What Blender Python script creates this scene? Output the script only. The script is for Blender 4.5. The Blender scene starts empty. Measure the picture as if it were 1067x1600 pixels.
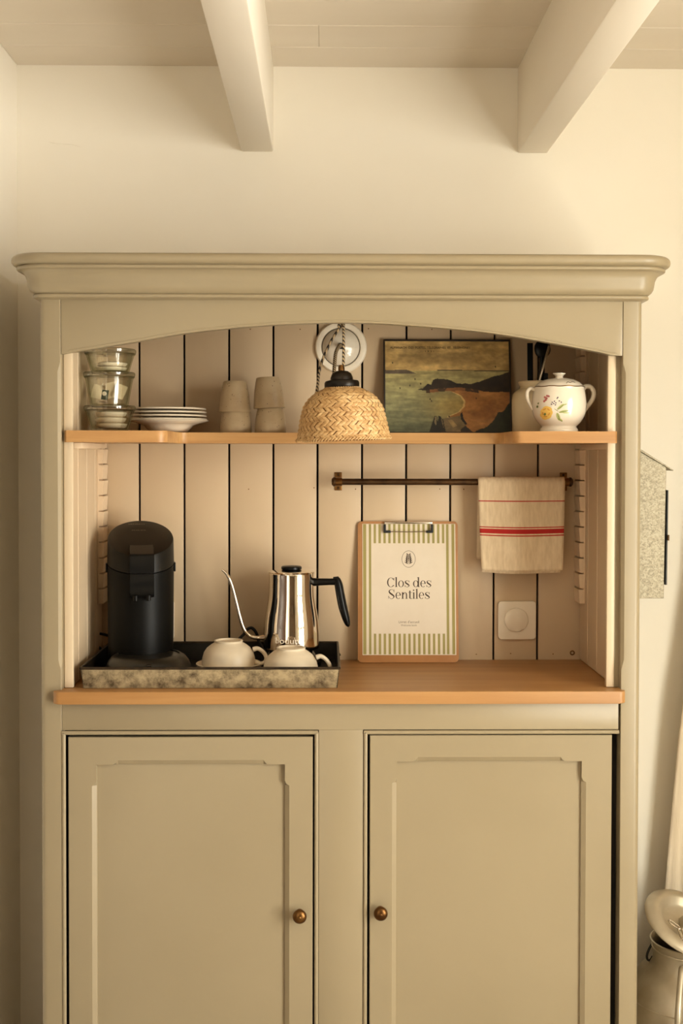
import bpy, bmesh, math, random
import numpy as np
from mathutils import Vector, Matrix, Euler

random.seed(7)
scn = bpy.context.scene
COL = scn.collection

# ------------------------------------------------------------------ camera
F = 1850.0                       # focal length in pixels of the 1067x1600 frame
W_, H_ = 1067, 1600
D0 = F / 780.0                   # camera distance to the front face of the dresser (Y = 0)
EYE = 1.45
cam_d = bpy.data.cameras.new('camera')
cam = bpy.data.objects.new('camera', cam_d)
COL.objects.link(cam)
cam_d.sensor_fit = 'VERTICAL'
cam_d.sensor_height = 36.0
cam_d.sensor_width = 24.0
cam_d.lens = F * 36.0 / H_
PITCH = 38.0 / F
YAW = 27.0 / F
ROLL = 0.0016
SHIFT_PX = 52.0                  # part of the horizon offset that is lens shift
cam_d.shift_y = -SHIFT_PX / H_
cam_d.clip_start = 0.05
cam.location = (-0.032, -D0, EYE)
Rm = Matrix.Rotation(-YAW, 4, 'Z') @ Matrix.Rotation(math.pi / 2 - PITCH, 4, 'X') @ Matrix.Rotation(ROLL, 4, 'Z')
cam.rotation_euler = Rm.to_euler()
scn.camera = cam
CL = Vector(cam.location)
R3 = Rm.to_3x3()


def ray(px, py):
    x = (px - W_ / 2) / F
    y = -(py - (H_ / 2 - SHIFT_PX)) / F
    return R3 @ Vector((x, y, -1.0))


def P(px, py, Y):
    """point of the plane Y = const that shows at photo pixel (px, py)"""
    d = ray(px, py)
    t = (Y - CL.y) / d.y
    return CL + d * t


def PZ(px, py, z):
    """point of the plane Z = const"""
    d = ray(px, py)
    return CL + d * ((z - CL.z) / d.z)


def S(Y):
    return F / (D0 + Y)


# ------------------------------------------------------------------ world, light, exposure
world = bpy.data.worlds.new('world')
scn.world = world
world.use_nodes = True
wn = world.node_tree.nodes
wn['Background'].inputs[0].default_value = (0.75, 0.86, 1.0, 1)
wn['Background'].inputs[1].default_value = 0.6


def area(name, loc, rot, sx, sy, power, color):
    l = bpy.data.lights.new(name, 'AREA')
    l.shape = 'RECTANGLE'
    l.size, l.size_y = sx, sy
    l.energy = power
    l.color = color
    o = bpy.data.objects.new(name, l)
    COL.objects.link(o)
    o.location = loc
    o.rotation_euler = rot
    return o


XR, YF, YW = 1.55, -5.2, 0.385       # right wall, wall behind the camera, wall behind the dresser
WARM = (1.0, 0.965, 0.91)
WY0, WY1, WZ0, WZ1 = -2.40, -1.00, 0.22, 2.02      # window opening in the right wall
# daylight entering through the real window opening of the room
area('daylight', (XR + 0.13, (WY0 + WY1) / 2, (WZ0 + WZ1) / 2), (0, math.pi / 2, 0), WZ1 - WZ0, WY1 - WY0, 128, WARM)
sun_d = bpy.data.lights.new('sun', 'SUN')
sun_d.energy = 6.0
sun_d.angle = math.radians(1.5)
sun_d.color = (1.0, 0.93, 0.82)
sun = bpy.data.objects.new('sun', sun_d)
COL.objects.link(sun)
sun.location = (4, 1, 4)
sun.rotation_euler = Vector((-0.58, -0.30, -0.74)).to_track_quat('-Z', 'Y').to_euler()


vs = scn.view_settings
vs.view_transform = 'Standard'
vs.look = 'None'
vs.exposure = 0.66
vs.gamma = 1.0
vs.use_curve_mapping = False
scn.cycles.max_bounces = 10
scn.cycles.diffuse_bounces = 6
scn.cycles.transparent_max_bounces = 24


# ------------------------------------------------------------------ materials
def lin(c):
    r = []
    for v in c:
        v = v / 255.0
        r.append(v / 12.92 if v <= 0.04045 else ((v + 0.055) / 1.055) ** 2.4)
    return (*r, 1.0)


def new_mat(name):
    m = bpy.data.materials.new(name)
    m.use_nodes = True
    nt = m.node_tree
    return m, nt, nt.nodes['Principled BSDF']


def tex_noise(nt, scale, stretch=(1, 1, 1), detail=4, rough=0.55):
    tc = nt.nodes.new('ShaderNodeTexCoord')
    mp = nt.nodes.new('ShaderNodeMapping')
    mp.inputs['Scale'].default_value = stretch
    nz = nt.nodes.new('ShaderNodeTexNoise')
    nz.inputs['Scale'].default_value = scale
    nz.inputs['Detail'].default_value = detail
    nz.inputs['Roughness'].default_value = rough
    nt.links.new(tc.outputs['Object'], mp.inputs['Vector'])
    nt.links.new(mp.outputs['Vector'], nz.inputs['Vector'])
    return nz


def ramp(nt, src, stops):
    r = nt.nodes.new('ShaderNodeValToRGB')
    el = r.color_ramp.elements
    while len(el) < len(stops):
        el.new(0.5)
    for e, (p, c) in zip(el, stops):
        e.position = p
        e.color = c
    nt.links.new(src, r.inputs[0])
    return r


def bump(nt, bsdf, src, strength, dist=0.002):
    b = nt.nodes.new('ShaderNodeBump')
    b.inputs['Strength'].default_value = strength
    b.inputs['Distance'].default_value = dist
    nt.links.new(src, b.inputs['Height'])
    nt.links.new(b.outputs[0], bsdf.inputs['Normal'])


def mat(name, c, rough=0.5, metal=0.0, c2=None, scale=8, stretch=(1, 1, 1), bstr=0.0, bscale=None, bstretch=None,
        spec=0.5, coat=0.0, lo=0.35, hi=0.65):
    m, nt, b = new_mat(name)
    b.inputs['Base Color'].default_value = lin(c)
    b.inputs['Roughness'].default_value = rough
    b.inputs['Metallic'].default_value = metal
    b.inputs['Specular IOR Level'].default_value = spec
    b.inputs['Coat Weight'].default_value = coat
    if c2:
        nz = tex_noise(nt, scale, stretch)
        rp = ramp(nt, nz.outputs['Fac'], [(lo, lin(c)), (hi, lin(c2))])
        nt.links.new(rp.outputs[0], b.inputs['Base Color'])
    if bstr:
        nb = tex_noise(nt, bscale or scale, bstretch or stretch)
        bump(nt, b, nb.outputs['Fac'], bstr)
    return m


def wood(name, a, b_, c, axis=0, rough=0.42):
    m, nt, b = new_mat(name)
    st = [1, 1, 1]
    st[axis] = 0.06
    n1 = tex_noise(nt, 34, st, 6, 0.6)
    n2 = tex_noise(nt, 5, st, 3)
    mx = nt.nodes.new('ShaderNodeMath')
    mx.operation = 'MULTIPLY_ADD'
    mx.inputs[1].default_value = 0.55
    nt.links.new(n1.outputs['Fac'], mx.inputs[0])
    ml = nt.nodes.new('ShaderNodeMath')
    ml.operation = 'MULTIPLY'
    ml.inputs[1].default_value = 0.45
    nt.links.new(n2.outputs['Fac'], ml.inputs[0])
    nt.links.new(ml.outputs[0], mx.inputs[2])
    rp = ramp(nt, mx.outputs[0], [(0.32, lin(a)), (0.5, lin(b_)), (0.68, lin(c))])
    nt.links.new(rp.outputs[0], b.inputs['Base Color'])
    b.inputs['Roughness'].default_value = rough
    bump(nt, b, n1.outputs['Fac'], 0.12, 0.001)
    return m


def thin_glass(name, tint, gloss=0.12, edge=0.5):
    m = bpy.data.materials.new(name)
    m.use_nodes = True
    nt = m.node_tree
    nt.nodes.clear()
    out = nt.nodes.new('ShaderNodeOutputMaterial')
    tr = nt.nodes.new('ShaderNodeBsdfTransparent')
    gl = nt.nodes.new('ShaderNodeBsdfGlossy')
    gl.inputs['Roughness'].default_value = 0.03
    mx = nt.nodes.new('ShaderNodeMixShader')
    lw = nt.nodes.new('ShaderNodeLayerWeight')
    lw.inputs['Blend'].default_value = 0.35
    rp = ramp(nt, lw.outputs['Facing'], [(0.0, lin((252, 252, 248))), (0.6, lin((238, 240, 228))), (1.0, lin(tint))])
    nt.links.new(rp.outputs[0], tr.inputs[0])
    mr = nt.nodes.new('ShaderNodeMath')
    mr.operation = 'MULTIPLY_ADD'
    mr.inputs[1].default_value = edge
    mr.inputs[2].default_value = gloss * 0.4
    nt.links.new(lw.outputs['Fresnel'], mr.inputs[0])
    nt.links.new(mr.outputs[0], mx.inputs[0])
    nt.links.new(tr.outputs[0], mx.inputs[1])
    nt.links.new(gl.outputs[0], mx.inputs[2])
    nt.links.new(mx.outputs[0], out.inputs[0])
    return m


M = {}
M['wall'] = mat('cream_plaster', (240, 234, 222), 0.85, c2=(236, 229, 215), scale=1.6, bstr=0.10, bscale=9)
M['darkwall'] = mat('brown_panelling', (120, 98, 74), 0.6, c2=(104, 84, 62), scale=3, stretch=(1, 1, .1))
M['darkwood'] = wood('bounce_cutting_dark_wood', (50, 32, 18), (64, 42, 24), (78, 52, 30), 2)  # dark wood of the added door that soaks up bounce light
M['ceil'] = mat('painted_ceiling_boards', (221, 211, 196), 0.6, c2=(214, 203, 186), scale=3, stretch=(0.2, 1, 1), bstr=0.15,
                bscale=30, bstretch=(0.08, 1, 1))
M['beam'] = mat('painted_beam', (236, 228, 214), 0.55, c2=(230, 221, 206), scale=4, stretch=(1, .2, 1), bstr=0.25, bscale=22,
                bstretch=(1, 0.06, 1))
M['floor'] = mat('stone_floor', (168, 156, 138), 0.6, c2=(156, 143, 124), scale=5, bstr=.1, bscale=20)
M['green'] = mat('sage_cabinet_paint', (157, 142, 114), 0.34, c2=(153, 138, 110), scale=3, bstr=0.05, bscale=60)
M['cream'] = mat('cream_panel_paint', (203, 180, 149), 0.45, c2=(198, 174, 142), scale=4, stretch=(1, 1, .3), bstr=0.08, bscale=40,
                 bstretch=(1, 1, 0.1))
M['batten'] = mat('cream_batten_paint', (210, 190, 160), 0.4, bstr=0.05, bscale=40)
M['dark'] = mat('gap_shade_backing', (22, 16, 12), 0.9, c2=(30, 22, 16))  # near-black colour standing in for shade behind gaps and joints
M['shelf'] = wood('pine_shelf', (160, 112, 64), (190, 144, 90), (208, 166, 110), 0, 0.42)
M['top'] = wood('oak_worktop', (146, 101, 54), (168, 121, 70), (182, 137, 84), 0, 0.4)
M['brass'] = mat('aged_brass', (128, 92, 52), 0.34, 1.0, c2=(96, 66, 38), scale=30)
M['bronze'] = mat('bronze_rail', (92, 68, 44), 0.4, 0.9, c2=(66, 48, 32), scale=40)
M['porc'] = mat('white_porcelain', (224, 213, 195), 0.16, coat=0.3, c2=(220, 208, 189), scale=6)
M['plate'] = mat('cream_plate_glaze', (228, 216, 196), 0.2, coat=0.3, c2=(224, 211, 190), scale=6)
M['cup'] = mat('matte_white_cup', (220, 206, 182), 0.4, c2=(214, 198, 172), scale=12)
M['stone'] = mat('speckled_stoneware', (188, 168, 136), 0.4, c2=(172, 150, 118), scale=14, bstr=0.06, bscale=40)
M['speck'] = mat('stoneware_speckles', (84, 62, 40), 0.5)
M['crock'] = mat('salt_glazed_crock', (220, 202, 166), 0.38, c2=(206, 184, 144), scale=7)
M['black'] = mat('black_plastic', (5, 5, 4), 0.34, c2=(7, 6, 5), spec=0.22, scale=20)
M['black_gloss'] = mat('black_gloss_plastic', (6, 6, 6), 0.12, coat=0.5)
M['machine'] = mat('charcoal_plastic', (9, 8, 6), 0.45, c2=(8, 7, 5), spec=0.14, scale=12, bstr=0.03, bscale=300)
M['machine_lid'] = mat('charcoal_lid_plastic', (22, 19, 13), 0.42, c2=(20, 17, 12), spec=0.2, scale=12)
M['machine_foot'] = mat('charcoal_drip_tray', (30, 27, 20), 0.3, c2=(27, 24, 18), scale=12)
M['steel'] = mat('polished_steel', (232, 222, 208), 0.06, 1.0)
M['chrome'] = mat('brushed_chrome', (200, 190, 176), 0.2, 1.0, c2=(180, 168, 152), scale=30)
M['print_grey'] = mat('pale_grey_print', (128, 116, 96), 0.5)
M['wire'] = mat('black_wire', (14, 12, 10), 0.4, c2=(20, 17, 14))
M['rubber'] = mat('black_rubber', (12, 11, 10), 0.55, c2=(17, 15, 13))
M['lampblack'] = mat('black_lamp_cap', (26, 20, 14), 0.35, 0.5, c2=(44, 32, 20), scale=24)
M['kraft'] = mat('hardboard_brown', (178, 126, 76), 0.5, c2=(168, 116, 68), scale=20)
M['paper'] = mat('cream_paper', (220, 207, 187), 0.7, c2=(217, 203, 182), scale=20)
M['stripe_green'] = mat('olive_stripe_ink', (158, 146, 84), 0.7, c2=(152, 140, 80), scale=10)
M['ink'] = mat('brown_ink', (62, 44, 28), 0.7)
M['inkgrey'] = mat('grey_brown_ink', (120, 100, 78), 0.7)
M['frame_dark'] = mat('dark_board_edge', (26, 18, 12), 0.5, c2=(48, 32, 20), scale=20)
M['print_ink'] = mat('almanac_lettering_ink', (34, 24, 14), 0.6)
M['white_plastic'] = mat('white_plastic', (234, 222, 202), 0.35)
M['linen'] = mat('linen_curtain', (228, 214, 192), 0.9, c2=(218, 202, 178), scale=60, stretch=(1, 1, .1), bstr=0.3, bscale=240)
M['alu'] = mat('aged_aluminium', (196, 186, 166), 0.42, 0.72, c2=(168, 156, 134), scale=9, bstr=0.12, bscale=24)
M['pod'] = mat('white_foil_pod', (236, 224, 206), 0.45, c2=(228, 214, 194), scale=20)
M['pod_rim'] = mat('pod_shadow_band', (150, 122, 96), 0.5)
M['sachet'] = mat('paper_sachet', (226, 208, 178), 0.6, c2=(216, 196, 164), scale=16)
M['sachet_green'] = mat('dark_green_sachet', (52, 58, 40), 0.5, c2=(62, 68, 48), scale=16)
M['straw_in'] = mat('straw_lining', (142, 98, 54), 0.8, c2=(116, 78, 40), scale=60)
M['cleat'] = mat('cleat_paint', (222, 198, 166), 0.5, c2=(216, 190, 158), scale=10)
M['pane'] = thin_glass('window_glass', (225, 230, 228), 0.1, 0.3)
M['jar'] = thin_glass('jar_glass', (200, 194, 164), 0.1, 0.35)
M['jar_rim'] = thin_glass('jar_rim_glass', (120, 122, 78), 0.15, 0.5)


def straw_mat():
    m, nt, b = new_mat('woven_straw')
    nz = tex_noise(nt, 120, (1, 1, 1), 3)
    n2 = tex_noise(nt, 22, (1, 1, 1), 3)
    ad = nt.nodes.new('ShaderNodeMath')
    ad.operation = 'ADD'
    nt.links.new(nz.outputs['Fac'], ad.inputs[0])
    nt.links.new(n2.outputs['Fac'], ad.inputs[1])
    hf = nt.nodes.new('ShaderNodeMath')
    hf.operation = 'MULTIPLY'
    hf.inputs[1].default_value = 0.5
    nt.links.new(ad.outputs[0], hf.inputs[0])
    rp = ramp(nt, hf.outputs[0], [(0.33, lin((166, 122, 72))), (0.5, lin((204, 164, 110))), (0.66, lin((228, 196, 146)))])
    nt.links.new(rp.outputs[0], b.inputs['Base Color'])
    b.inputs['Roughness'].default_value = 0.5
    return m


M['straw'] = straw_mat()


def cord_mat():
    m, nt, b = new_mat('braided_flex')
    tc = nt.nodes.new('ShaderNodeTexCoord')
    wv = nt.nodes.new('ShaderNodeTexWave')
    wv.bands_direction = 'DIAGONAL'
    wv.inputs['Scale'].default_value = 75
    wv.inputs['Distortion'].default_value = 0.6
    nt.links.new(tc.outputs['Object'], wv.inputs['Vector'])
    rp = ramp(nt, wv.outputs['Fac'], [(0.35, lin((38, 30, 22))), (0.62, lin((172, 148, 112)))])
    nt.links.new(rp.outputs[0], b.inputs['Base Color'])
    b.inputs['Roughness'].default_value = 0.8
    return m


M['cord'] = cord_mat()


def galvanised(name, a, b_, c, scale, metal=0.55, rough=0.5, dark=None):
    m, nt, b = new_mat(name)
    tc = nt.nodes.new('ShaderNodeTexCoord')
    vo = nt.nodes.new('ShaderNodeTexVoronoi')
    vo.inputs['Scale'].default_value = scale
    vo.inputs['Randomness'].default_value = 1.0
    nt.links.new(tc.outputs['Object'], vo.inputs['Vector'])
    nz = tex_noise(nt, scale * 0.35, (1, 1, 1), 6, 0.65)
    sep = nt.nodes.new('ShaderNodeSeparateColor')
    nt.links.new(vo.outputs['Color'], sep.inputs[0])
    mx = nt.nodes.new('ShaderNodeMath')
    mx.operation = 'MULTIPLY_ADD'
    mx.inputs[1].default_value = 0.35
    nt.links.new(sep.outputs[0], mx.inputs[0])
    ml = nt.nodes.new('ShaderNodeMath')
    ml.operation = 'MULTIPLY'
    ml.inputs[1].default_value = 0.65
    nt.links.new(nz.outputs['Fac'], ml.inputs[0])
    nt.links.new(ml.outputs[0], mx.inputs[2])
    rp = ramp(nt, mx.outputs[0], [(0.3, lin(a)), (0.48, lin(b_)), (0.66, lin(c))])
    nt.links.new(rp.outputs[0], b.inputs['Base Color'])
    b.inputs['Metallic'].default_value = metal
    b.inputs['Roughness'].default_value = rough
    return m


M['zinc'] = galvanised('galvanised_sheet', (134, 125, 105), (158, 148, 126), (176, 166, 144), 380, 0.35, 0.5)
M['tray'] = mat('worn_zinc_tray', (78, 62, 40), 0.55, 0.3, c2=(176, 157, 121), scale=30, lo=0.36, hi=0.60, bstr=.1, bscale=80)
M['tray'].node_tree.nodes['Noise Texture'].inputs['Detail'].default_value = 9
M['tray'].node_tree.nodes['Noise Texture'].inputs['Roughness'].default_value = 0.72
M['tray_in'] = mat('blackened_tray_inside', (30, 26, 20), 0.4, 0.6, c2=(44, 38, 30), scale=18, bstr=0.1, bscale=60)
M['tray_rim'] = mat('dark_tray_rim', (74, 60, 44), 0.4, 0.7, c2=(44, 36, 28), scale=40)


def towel_mat(bands):
    """woven stripes: bands = [(u0,u1)] along the cloth's own running length (attribute 'run')"""
    m, nt, b = new_mat('striped_linen_towel')
    at = nt.nodes.new('ShaderNodeAttribute')
    at.attribute_name = 'run'
    acc = None
    for (u0, u1) in bands:
        g = nt.nodes.new('ShaderNodeMath'); g.operation = 'GREATER_THAN'; g.inputs[1].default_value = u0
        l = nt.nodes.new('ShaderNodeMath'); l.operation = 'LESS_THAN'; l.inputs[1].default_value = u1
        nt.links.new(at.outputs['Fac'], g.inputs[0])
        nt.links.new(at.outputs['Fac'], l.inputs[0])
        mu = nt.nodes.new('ShaderNodeMath'); mu.operation = 'MULTIPLY'
        nt.links.new(g.outputs[0], mu.inputs[0]); nt.links.new(l.outputs[0], mu.inputs[1])
        if acc is None:
            acc = mu.outputs[0]
        else:
            ad = nt.nodes.new('ShaderNodeMath'); ad.operation = 'MAXIMUM'
            nt.links.new(acc, ad.inputs[0]); nt.links.new(mu.outputs[0], ad.inputs[1])
            acc = ad.outputs[0]
    mx = nt.nodes.new('ShaderNodeMix'); mx.data_type = 'RGBA'
    nt.links.new(acc, mx.inputs[0])
    nz = tex_noise(nt, 160, (1, 1, 0.2), 3)
    rp = ramp(nt, nz.outputs['Fac'], [(0.35, lin((212, 190, 156))), (0.65, lin((226, 206, 174)))])
    nt.links.new(rp.outputs[0], mx.inputs[6])
    mx.inputs[7].default_value = lin((176, 34, 30))
    nt.links.new(mx.outputs[2], b.inputs['Base Color'])
    b.inputs['Roughness'].default_value = 0.9
    nb = tex_noise(nt, 500)
    bump(nt, b, nb.outputs['Fac'], 0.25, 0.001)
    return m


def attr_mat(name):
    m, nt, b = new_mat(name)
    at = nt.nodes.new('ShaderNodeAttribute')
    at.attribute_name = 'Col'
    nt.links.new(at.outputs['Color'], b.inputs['Base Color'])
    b.inputs['Roughness'].default_value = 0.5
    return m


M['picture'] = attr_mat('printed_seascape')

# ------------------------------------------------------------------ object helpers
OFF = {}          # object name -> world position of its thing's base (parts are modelled in world coordinates)


def link(o, parent=None):
    COL.objects.link(o)
    if parent is not None:
        o.parent = parent
    return o


def finish(o, smooth=True, angle=35):
    me = o.data
    if smooth:
        me.polygons.foreach_set('use_smooth', [True] * len(me.polygons))
        me.set_sharp_from_angle(angle=math.radians(angle))
    me.update()


def mesh(name, verts, faces, m, parent=None, smooth=True, angle=35, recalc=True):
    off = OFF.get(parent.name, Vector((0, 0, 0))) if parent is not None else Vector((0, 0, 0))
    me = bpy.data.meshes.new(name)
    me.from_pydata([tuple(Vector(v) - off) for v in verts], [], faces)
    if recalc:
        bm = bmesh.new()
        bm.from_mesh(me)
        bmesh.ops.recalc_face_normals(bm, faces=bm.faces)
        bm.to_mesh(me)
        bm.free()
    me.materials.append(M[m] if isinstance(m, str) else m)
    o = bpy.data.objects.new(name, me)
    link(o, parent)
    if parent is not None:
        OFF[o.name] = off
    finish(o, smooth, angle)
    return o


def from_bm(name, bm, m, parent=None, smooth=True, angle=35):
    off = OFF.get(parent.name, Vector((0, 0, 0))) if parent is not None else Vector((0, 0, 0))
    bmesh.ops.translate(bm, verts=bm.verts, vec=-off)
    bmesh.ops.recalc_face_normals(bm, faces=bm.faces)
    me = bpy.data.meshes.new(name)
    bm.to_mesh(me)
    bm.free()
    me.materials.append(M[m] if isinstance(m, str) else m)
    o = bpy.data.objects.new(name, me)
    link(o, parent)
    if parent is not None:
        OFF[o.name] = off
    finish(o, smooth, angle)
    return o


def bm_box(bm, x0, x1, y0, y1, z0, z1, bev=0.0, seg=2):
    v = [bm.verts.new(c) for c in
         [(x0, y0, z0), (x1, y0, z0), (x1, y1, z0), (x0, y1, z0), (x0, y0, z1), (x1, y0, z1), (x1, y1, z1), (x0, y1, z1)]]
    fs = [bm.faces.new([v[i] for i in q]) for q in
          [(3, 2, 1, 0), (4, 5, 6, 7), (0, 1, 5, 4), (1, 2, 6, 5), (2, 3, 7, 6), (3, 0, 4, 7)]]
    if bev:
        es = list({e for f in fs for e in f.edges})
        bmesh.ops.bevel(bm, geom=es, offset=bev, segments=seg, affect='EDGES', profile=0.5, clamp_overlap=True)


def box(name, x0, x1, y0, y1, z0, z1, m, parent=None, bev=0.0015, seg=2):
    bm = bmesh.new()
    bm_box(bm, x0, x1, y0, y1, z0, z1, bev, seg)
    return from_bm(name, bm, m, parent)


def prism_bm(bm, outline, a0, a1, axis='Y', bev=0.0, seg=2):
    """extrude a 2-D outline; axis Y: outline is (x,z); axis Z: (x,y); axis X: (y,z)"""
    def mk(p, a):
        if axis == 'Y':
            return (p[0], a, p[1])
        if axis == 'Z':
            return (p[0], p[1], a)
        return (a, p[0], p[1])
    lo = [bm.verts.new(mk(p, a0)) for p in outline]
    hi = [bm.verts.new(mk(p, a1)) for p in outline]
    n = len(outline)
    f0 = bm.faces.new(lo)
    f1 = bm.faces.new(list(reversed(hi)))
    for i in range(n):
        j = (i + 1) % n
        bm.faces.new([lo[j], lo[i], hi[i], hi[j]])
    if bev:
        es = list({e for f in (f0, f1) for e in f.edges})
        bmesh.ops.bevel(bm, geom=es, offset=bev, segments=seg, affect='EDGES', profile=0.5, clamp_overlap=True)


def prism(name, outline, a0, a1, m, parent=None, axis='Y', bev=0.0, seg=2, angle=35):
    bm = bmesh.new()
    prism_bm(bm, outline, a0, a1, axis, bev, seg)
    return from_bm(name, bm, m, parent, angle=angle)


def lathe_data(prof, c, seg=48, a0=0.0, a1=2 * math.pi, sx=1.0, sy=1.0):
    """prof: [(r,z)] from one end to the other around vertical axis through c (z is added to c.z)"""
    vs_, fs = [], []
    rows = []
    for r, z in prof:
        if r < 1e-6:
            vs_.append((c[0], c[1], c[2] + z))
            rows.append([len(vs_) - 1])
        else:
            row = []
            for k in range(seg):
                a = a0 + (a1 - a0) * k / seg
                vs_.append((c[0] + sx * r * math.sin(a), c[1] - sy * r * math.cos(a), c[2] + z))
                row.append(len(vs_) - 1)
            rows.append(row)
    for A, B in zip(rows[:-1], rows[1:]):
        for k in range(seg):
            j = (k + 1) % seg
            if len(A) == 1 and len(B) == 1:
                continue
            if len(A) == 1:
                fs.append((A[0], B[j], B[k]))
            elif len(B) == 1:
                fs.append((A[k], A[j], B[0]))
            else:
                fs.append((A[k], A[j], B[j], B[k]))
    return vs_, fs


def lathe(name, prof, c, m, parent=None, seg=48, angle=40, sx=1.0, sy=1.0, rot=None):
    v, f = lathe_data(prof, c, seg, sx=sx, sy=sy)
    if rot is not None:
        cc = Vector(c)
        v = [cc + rot @ (Vector(p) - cc) for p in v]
    return mesh(name, v, f, m, parent, angle=angle)


def smooth_path(pts, n=8):
    """Catmull-Rom through pts"""
    pts = [Vector(p) for p in pts]
    if len(pts) < 3:
        return pts
    ext = [pts[0] * 2 - pts[1]] + pts + [pts[-1] * 2 - pts[-2]]
    out = []
    for i in range(1, len(ext) - 2):
        p0, p1, p2, p3 = ext[i - 1:i + 3]
        for k in range(n):
            t = k / n
            out.append(0.5 * ((2 * p1) + (-p0 + p2) * t + (2 * p0 - 5 * p1 + 4 * p2 - p3) * t * t
                              + (-p0 + 3 * p1 - 3 * p2 + p3) * t ** 3))
    out.append(pts[-1])
    return out


def tube_data(path, rad, seg=10, closed=False, flat=1.0):
    path = [Vector(p) for p in path]
    n = len(path)
    rs = rad if isinstance(rad, (list, tuple)) else [rad] * n
    if len(rs) != n:
        rs = list(np.interp(np.linspace(0, 1, n), np.linspace(0, 1, len(rs)), rs))
    vs_, fs = [], []
    up = None
    for i in range(n):
        if closed:
            t = (path[(i + 1) % n] - path[i - 1]).normalized()
        else:
            t = (path[min(i + 1, n - 1)] - path[max(i - 1, 0)]).normalized()
        if up is None:
            up = Vector((0, -1, 0)) if abs(t.y) < 0.9 else Vector((0, 0, 1))
        b = t.cross(up)
        if b.length < 1e-5:
            b = t.orthogonal()
        b.normalize()
        up = b.cross(t).normalized()
        for k in range(seg):
            a = 2 * math.pi * k / seg
            vs_.append(path[i] + (b * math.cos(a) + up * math.sin(a) * flat) * rs[i])
    m_ = n if closed else n - 1
    for i in range(m_):
        for k in range(seg):
            j = (k + 1) % seg
            i2 = (i + 1) % n
            fs.append((i * seg + k, i * seg + j, i2 * seg + j, i2 * seg + k))
    if not closed:
        fs.append(tuple(range(seg)))
        fs.append(tuple((n - 1) * seg + k for k in reversed(range(seg))))
    return vs_, fs


def tube(name, path, rad, m, parent=None, seg=10, closed=False, angle=50, flat=1.0):
    v, f = tube_data(path, rad, seg, closed, flat)
    return mesh(name, v, f, m, parent, angle=angle)


class Multi:
    """collects several shapes into one mesh"""
    def __init__(self):
        self.v, self.f = [], []

    def add(self, vf):
        n = len(self.v)
        self.v += [Vector(p) for p in vf[0]]
        self.f += [tuple(i + n for i in q) for q in vf[1]]

    def poly(self, pts):
        n = len(self.v)
        self.v += [Vector(p) for p in pts]
        self.f.append(tuple(range(n, n + len(pts))))

    def build(self, name, m, parent=None, **k):
        return mesh(name, self.v, self.f, m, parent, **k)


def tag(o, label, cat, group=None):
    o['label'] = label
    o['category'] = cat
    if group:
        o['group'] = group
    if o.type == 'MESH' and o.parent is None and o.location.length < 1e-6:
        co = np.empty(len(o.data.vertices) * 3)
        o.data.vertices.foreach_get('co', co)
        co = co.reshape(-1, 3)
        c = Vector(((co[:, 0].min() + co[:, 0].max()) / 2, (co[:, 1].min() + co[:, 1].max()) / 2, co[:, 2].min()))
        o.data.transform(Matrix.Translation(-c))
        o.location = c
    return o


def thing(name, label, cat, base, group=None, rot=None):
    """Empty at the base of a thing. With rot, parts are modelled in the thing's own frame."""
    o = bpy.data.objects.new(name, None)
    o.empty_display_size = 0.05
    COL.objects.link(o)
    o.location = base
    if rot is not None:
        o.rotation_euler = rot
        OFF[o.name] = Vector((0, 0, 0))
    else:
        OFF[o.name] = Vector(base)
    o['label'] = label
    o['category'] = cat
    if group:
        o['group'] = group
    return o


def struct(o, label=None):
    o['kind'] = 'structure'
    if label:
        o['label'] = label
    return o


def text_data(s, size, extrude=0.0, spacing=1.0):
    cu = bpy.data.curves.new('t', 'FONT')
    cu.body = s
    cu.size = size
    cu.align_x = 'CENTER'
    cu.space_character = spacing
    cu.resolution_u = 3
    cu.extrude = extrude
    ob = bpy.data.objects.new('t', cu)
    COL.objects.link(ob)
    dg = bpy.context.evaluated_depsgraph_get()
    me = bpy.data.meshes.new_from_object(ob.evaluated_get(dg))
    v = [tuple(x.co) for x in me.vertices]
    f = [tuple(p.vertices) for p in me.polygons]
    bpy.data.objects.remove(ob)
    bpy.data.meshes.remove(me)
    return v, f


def dup(o, parent=None):
    c = o.copy()
    link(c, parent)
    for ch in list(o.children):
        dup(ch, c)
    return c

# ------------------------------------------------------------------ room
YB = 0.349                                   # face of the tongue-and-groove back of the dresser
XLW = P(27, 300, YW).x                       # left wall
ZC = P(500, 104.5, YW).z                     # underside of the ceiling boards
ZBM = P(600, 238.5, YW).z                    # underside of the beams

floor = struct(box('floor', XLW - 0.1, XR + 0.1, YF - 0.1, YW + 0.1, -0.08, 0.0, 'floor', bev=0))
struct(box('wall_back', XLW - 0.1, XR + 0.1, YW, YW + 0.1, 0.0, ZC + 0.1, 'wall', bev=0), 'cream plastered wall behind the dresser')
struct(box('wall_left', XLW - 0.1, XLW, YF, YW, 0.0, ZC + 0.1, 'wall', bev=0))


def wall_with_opening(name, plane, a0, a1, b0, b1, ha0, ha1, hz0, hz1):
    """plane 'X': wall at x=b0..b1 running along y a0..a1; plane 'Y': along x"""
    bm = bmesh.new()
    for (p0, p1, z0, z1) in [(a0, ha0, 0, ZC + .1), (ha1, a1, 0, ZC + .1), (ha0, ha1, 0, hz0), (ha0, ha1, hz1, ZC + .1)]:
        if plane == 'X':
            bm_box(bm, b0, b1, p0, p1, z0, z1)
        else:
            bm_box(bm, p0, p1, b0, b1, z0, z1)
    return struct(from_bm(name, bm, 'wall', smooth=False))


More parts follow.
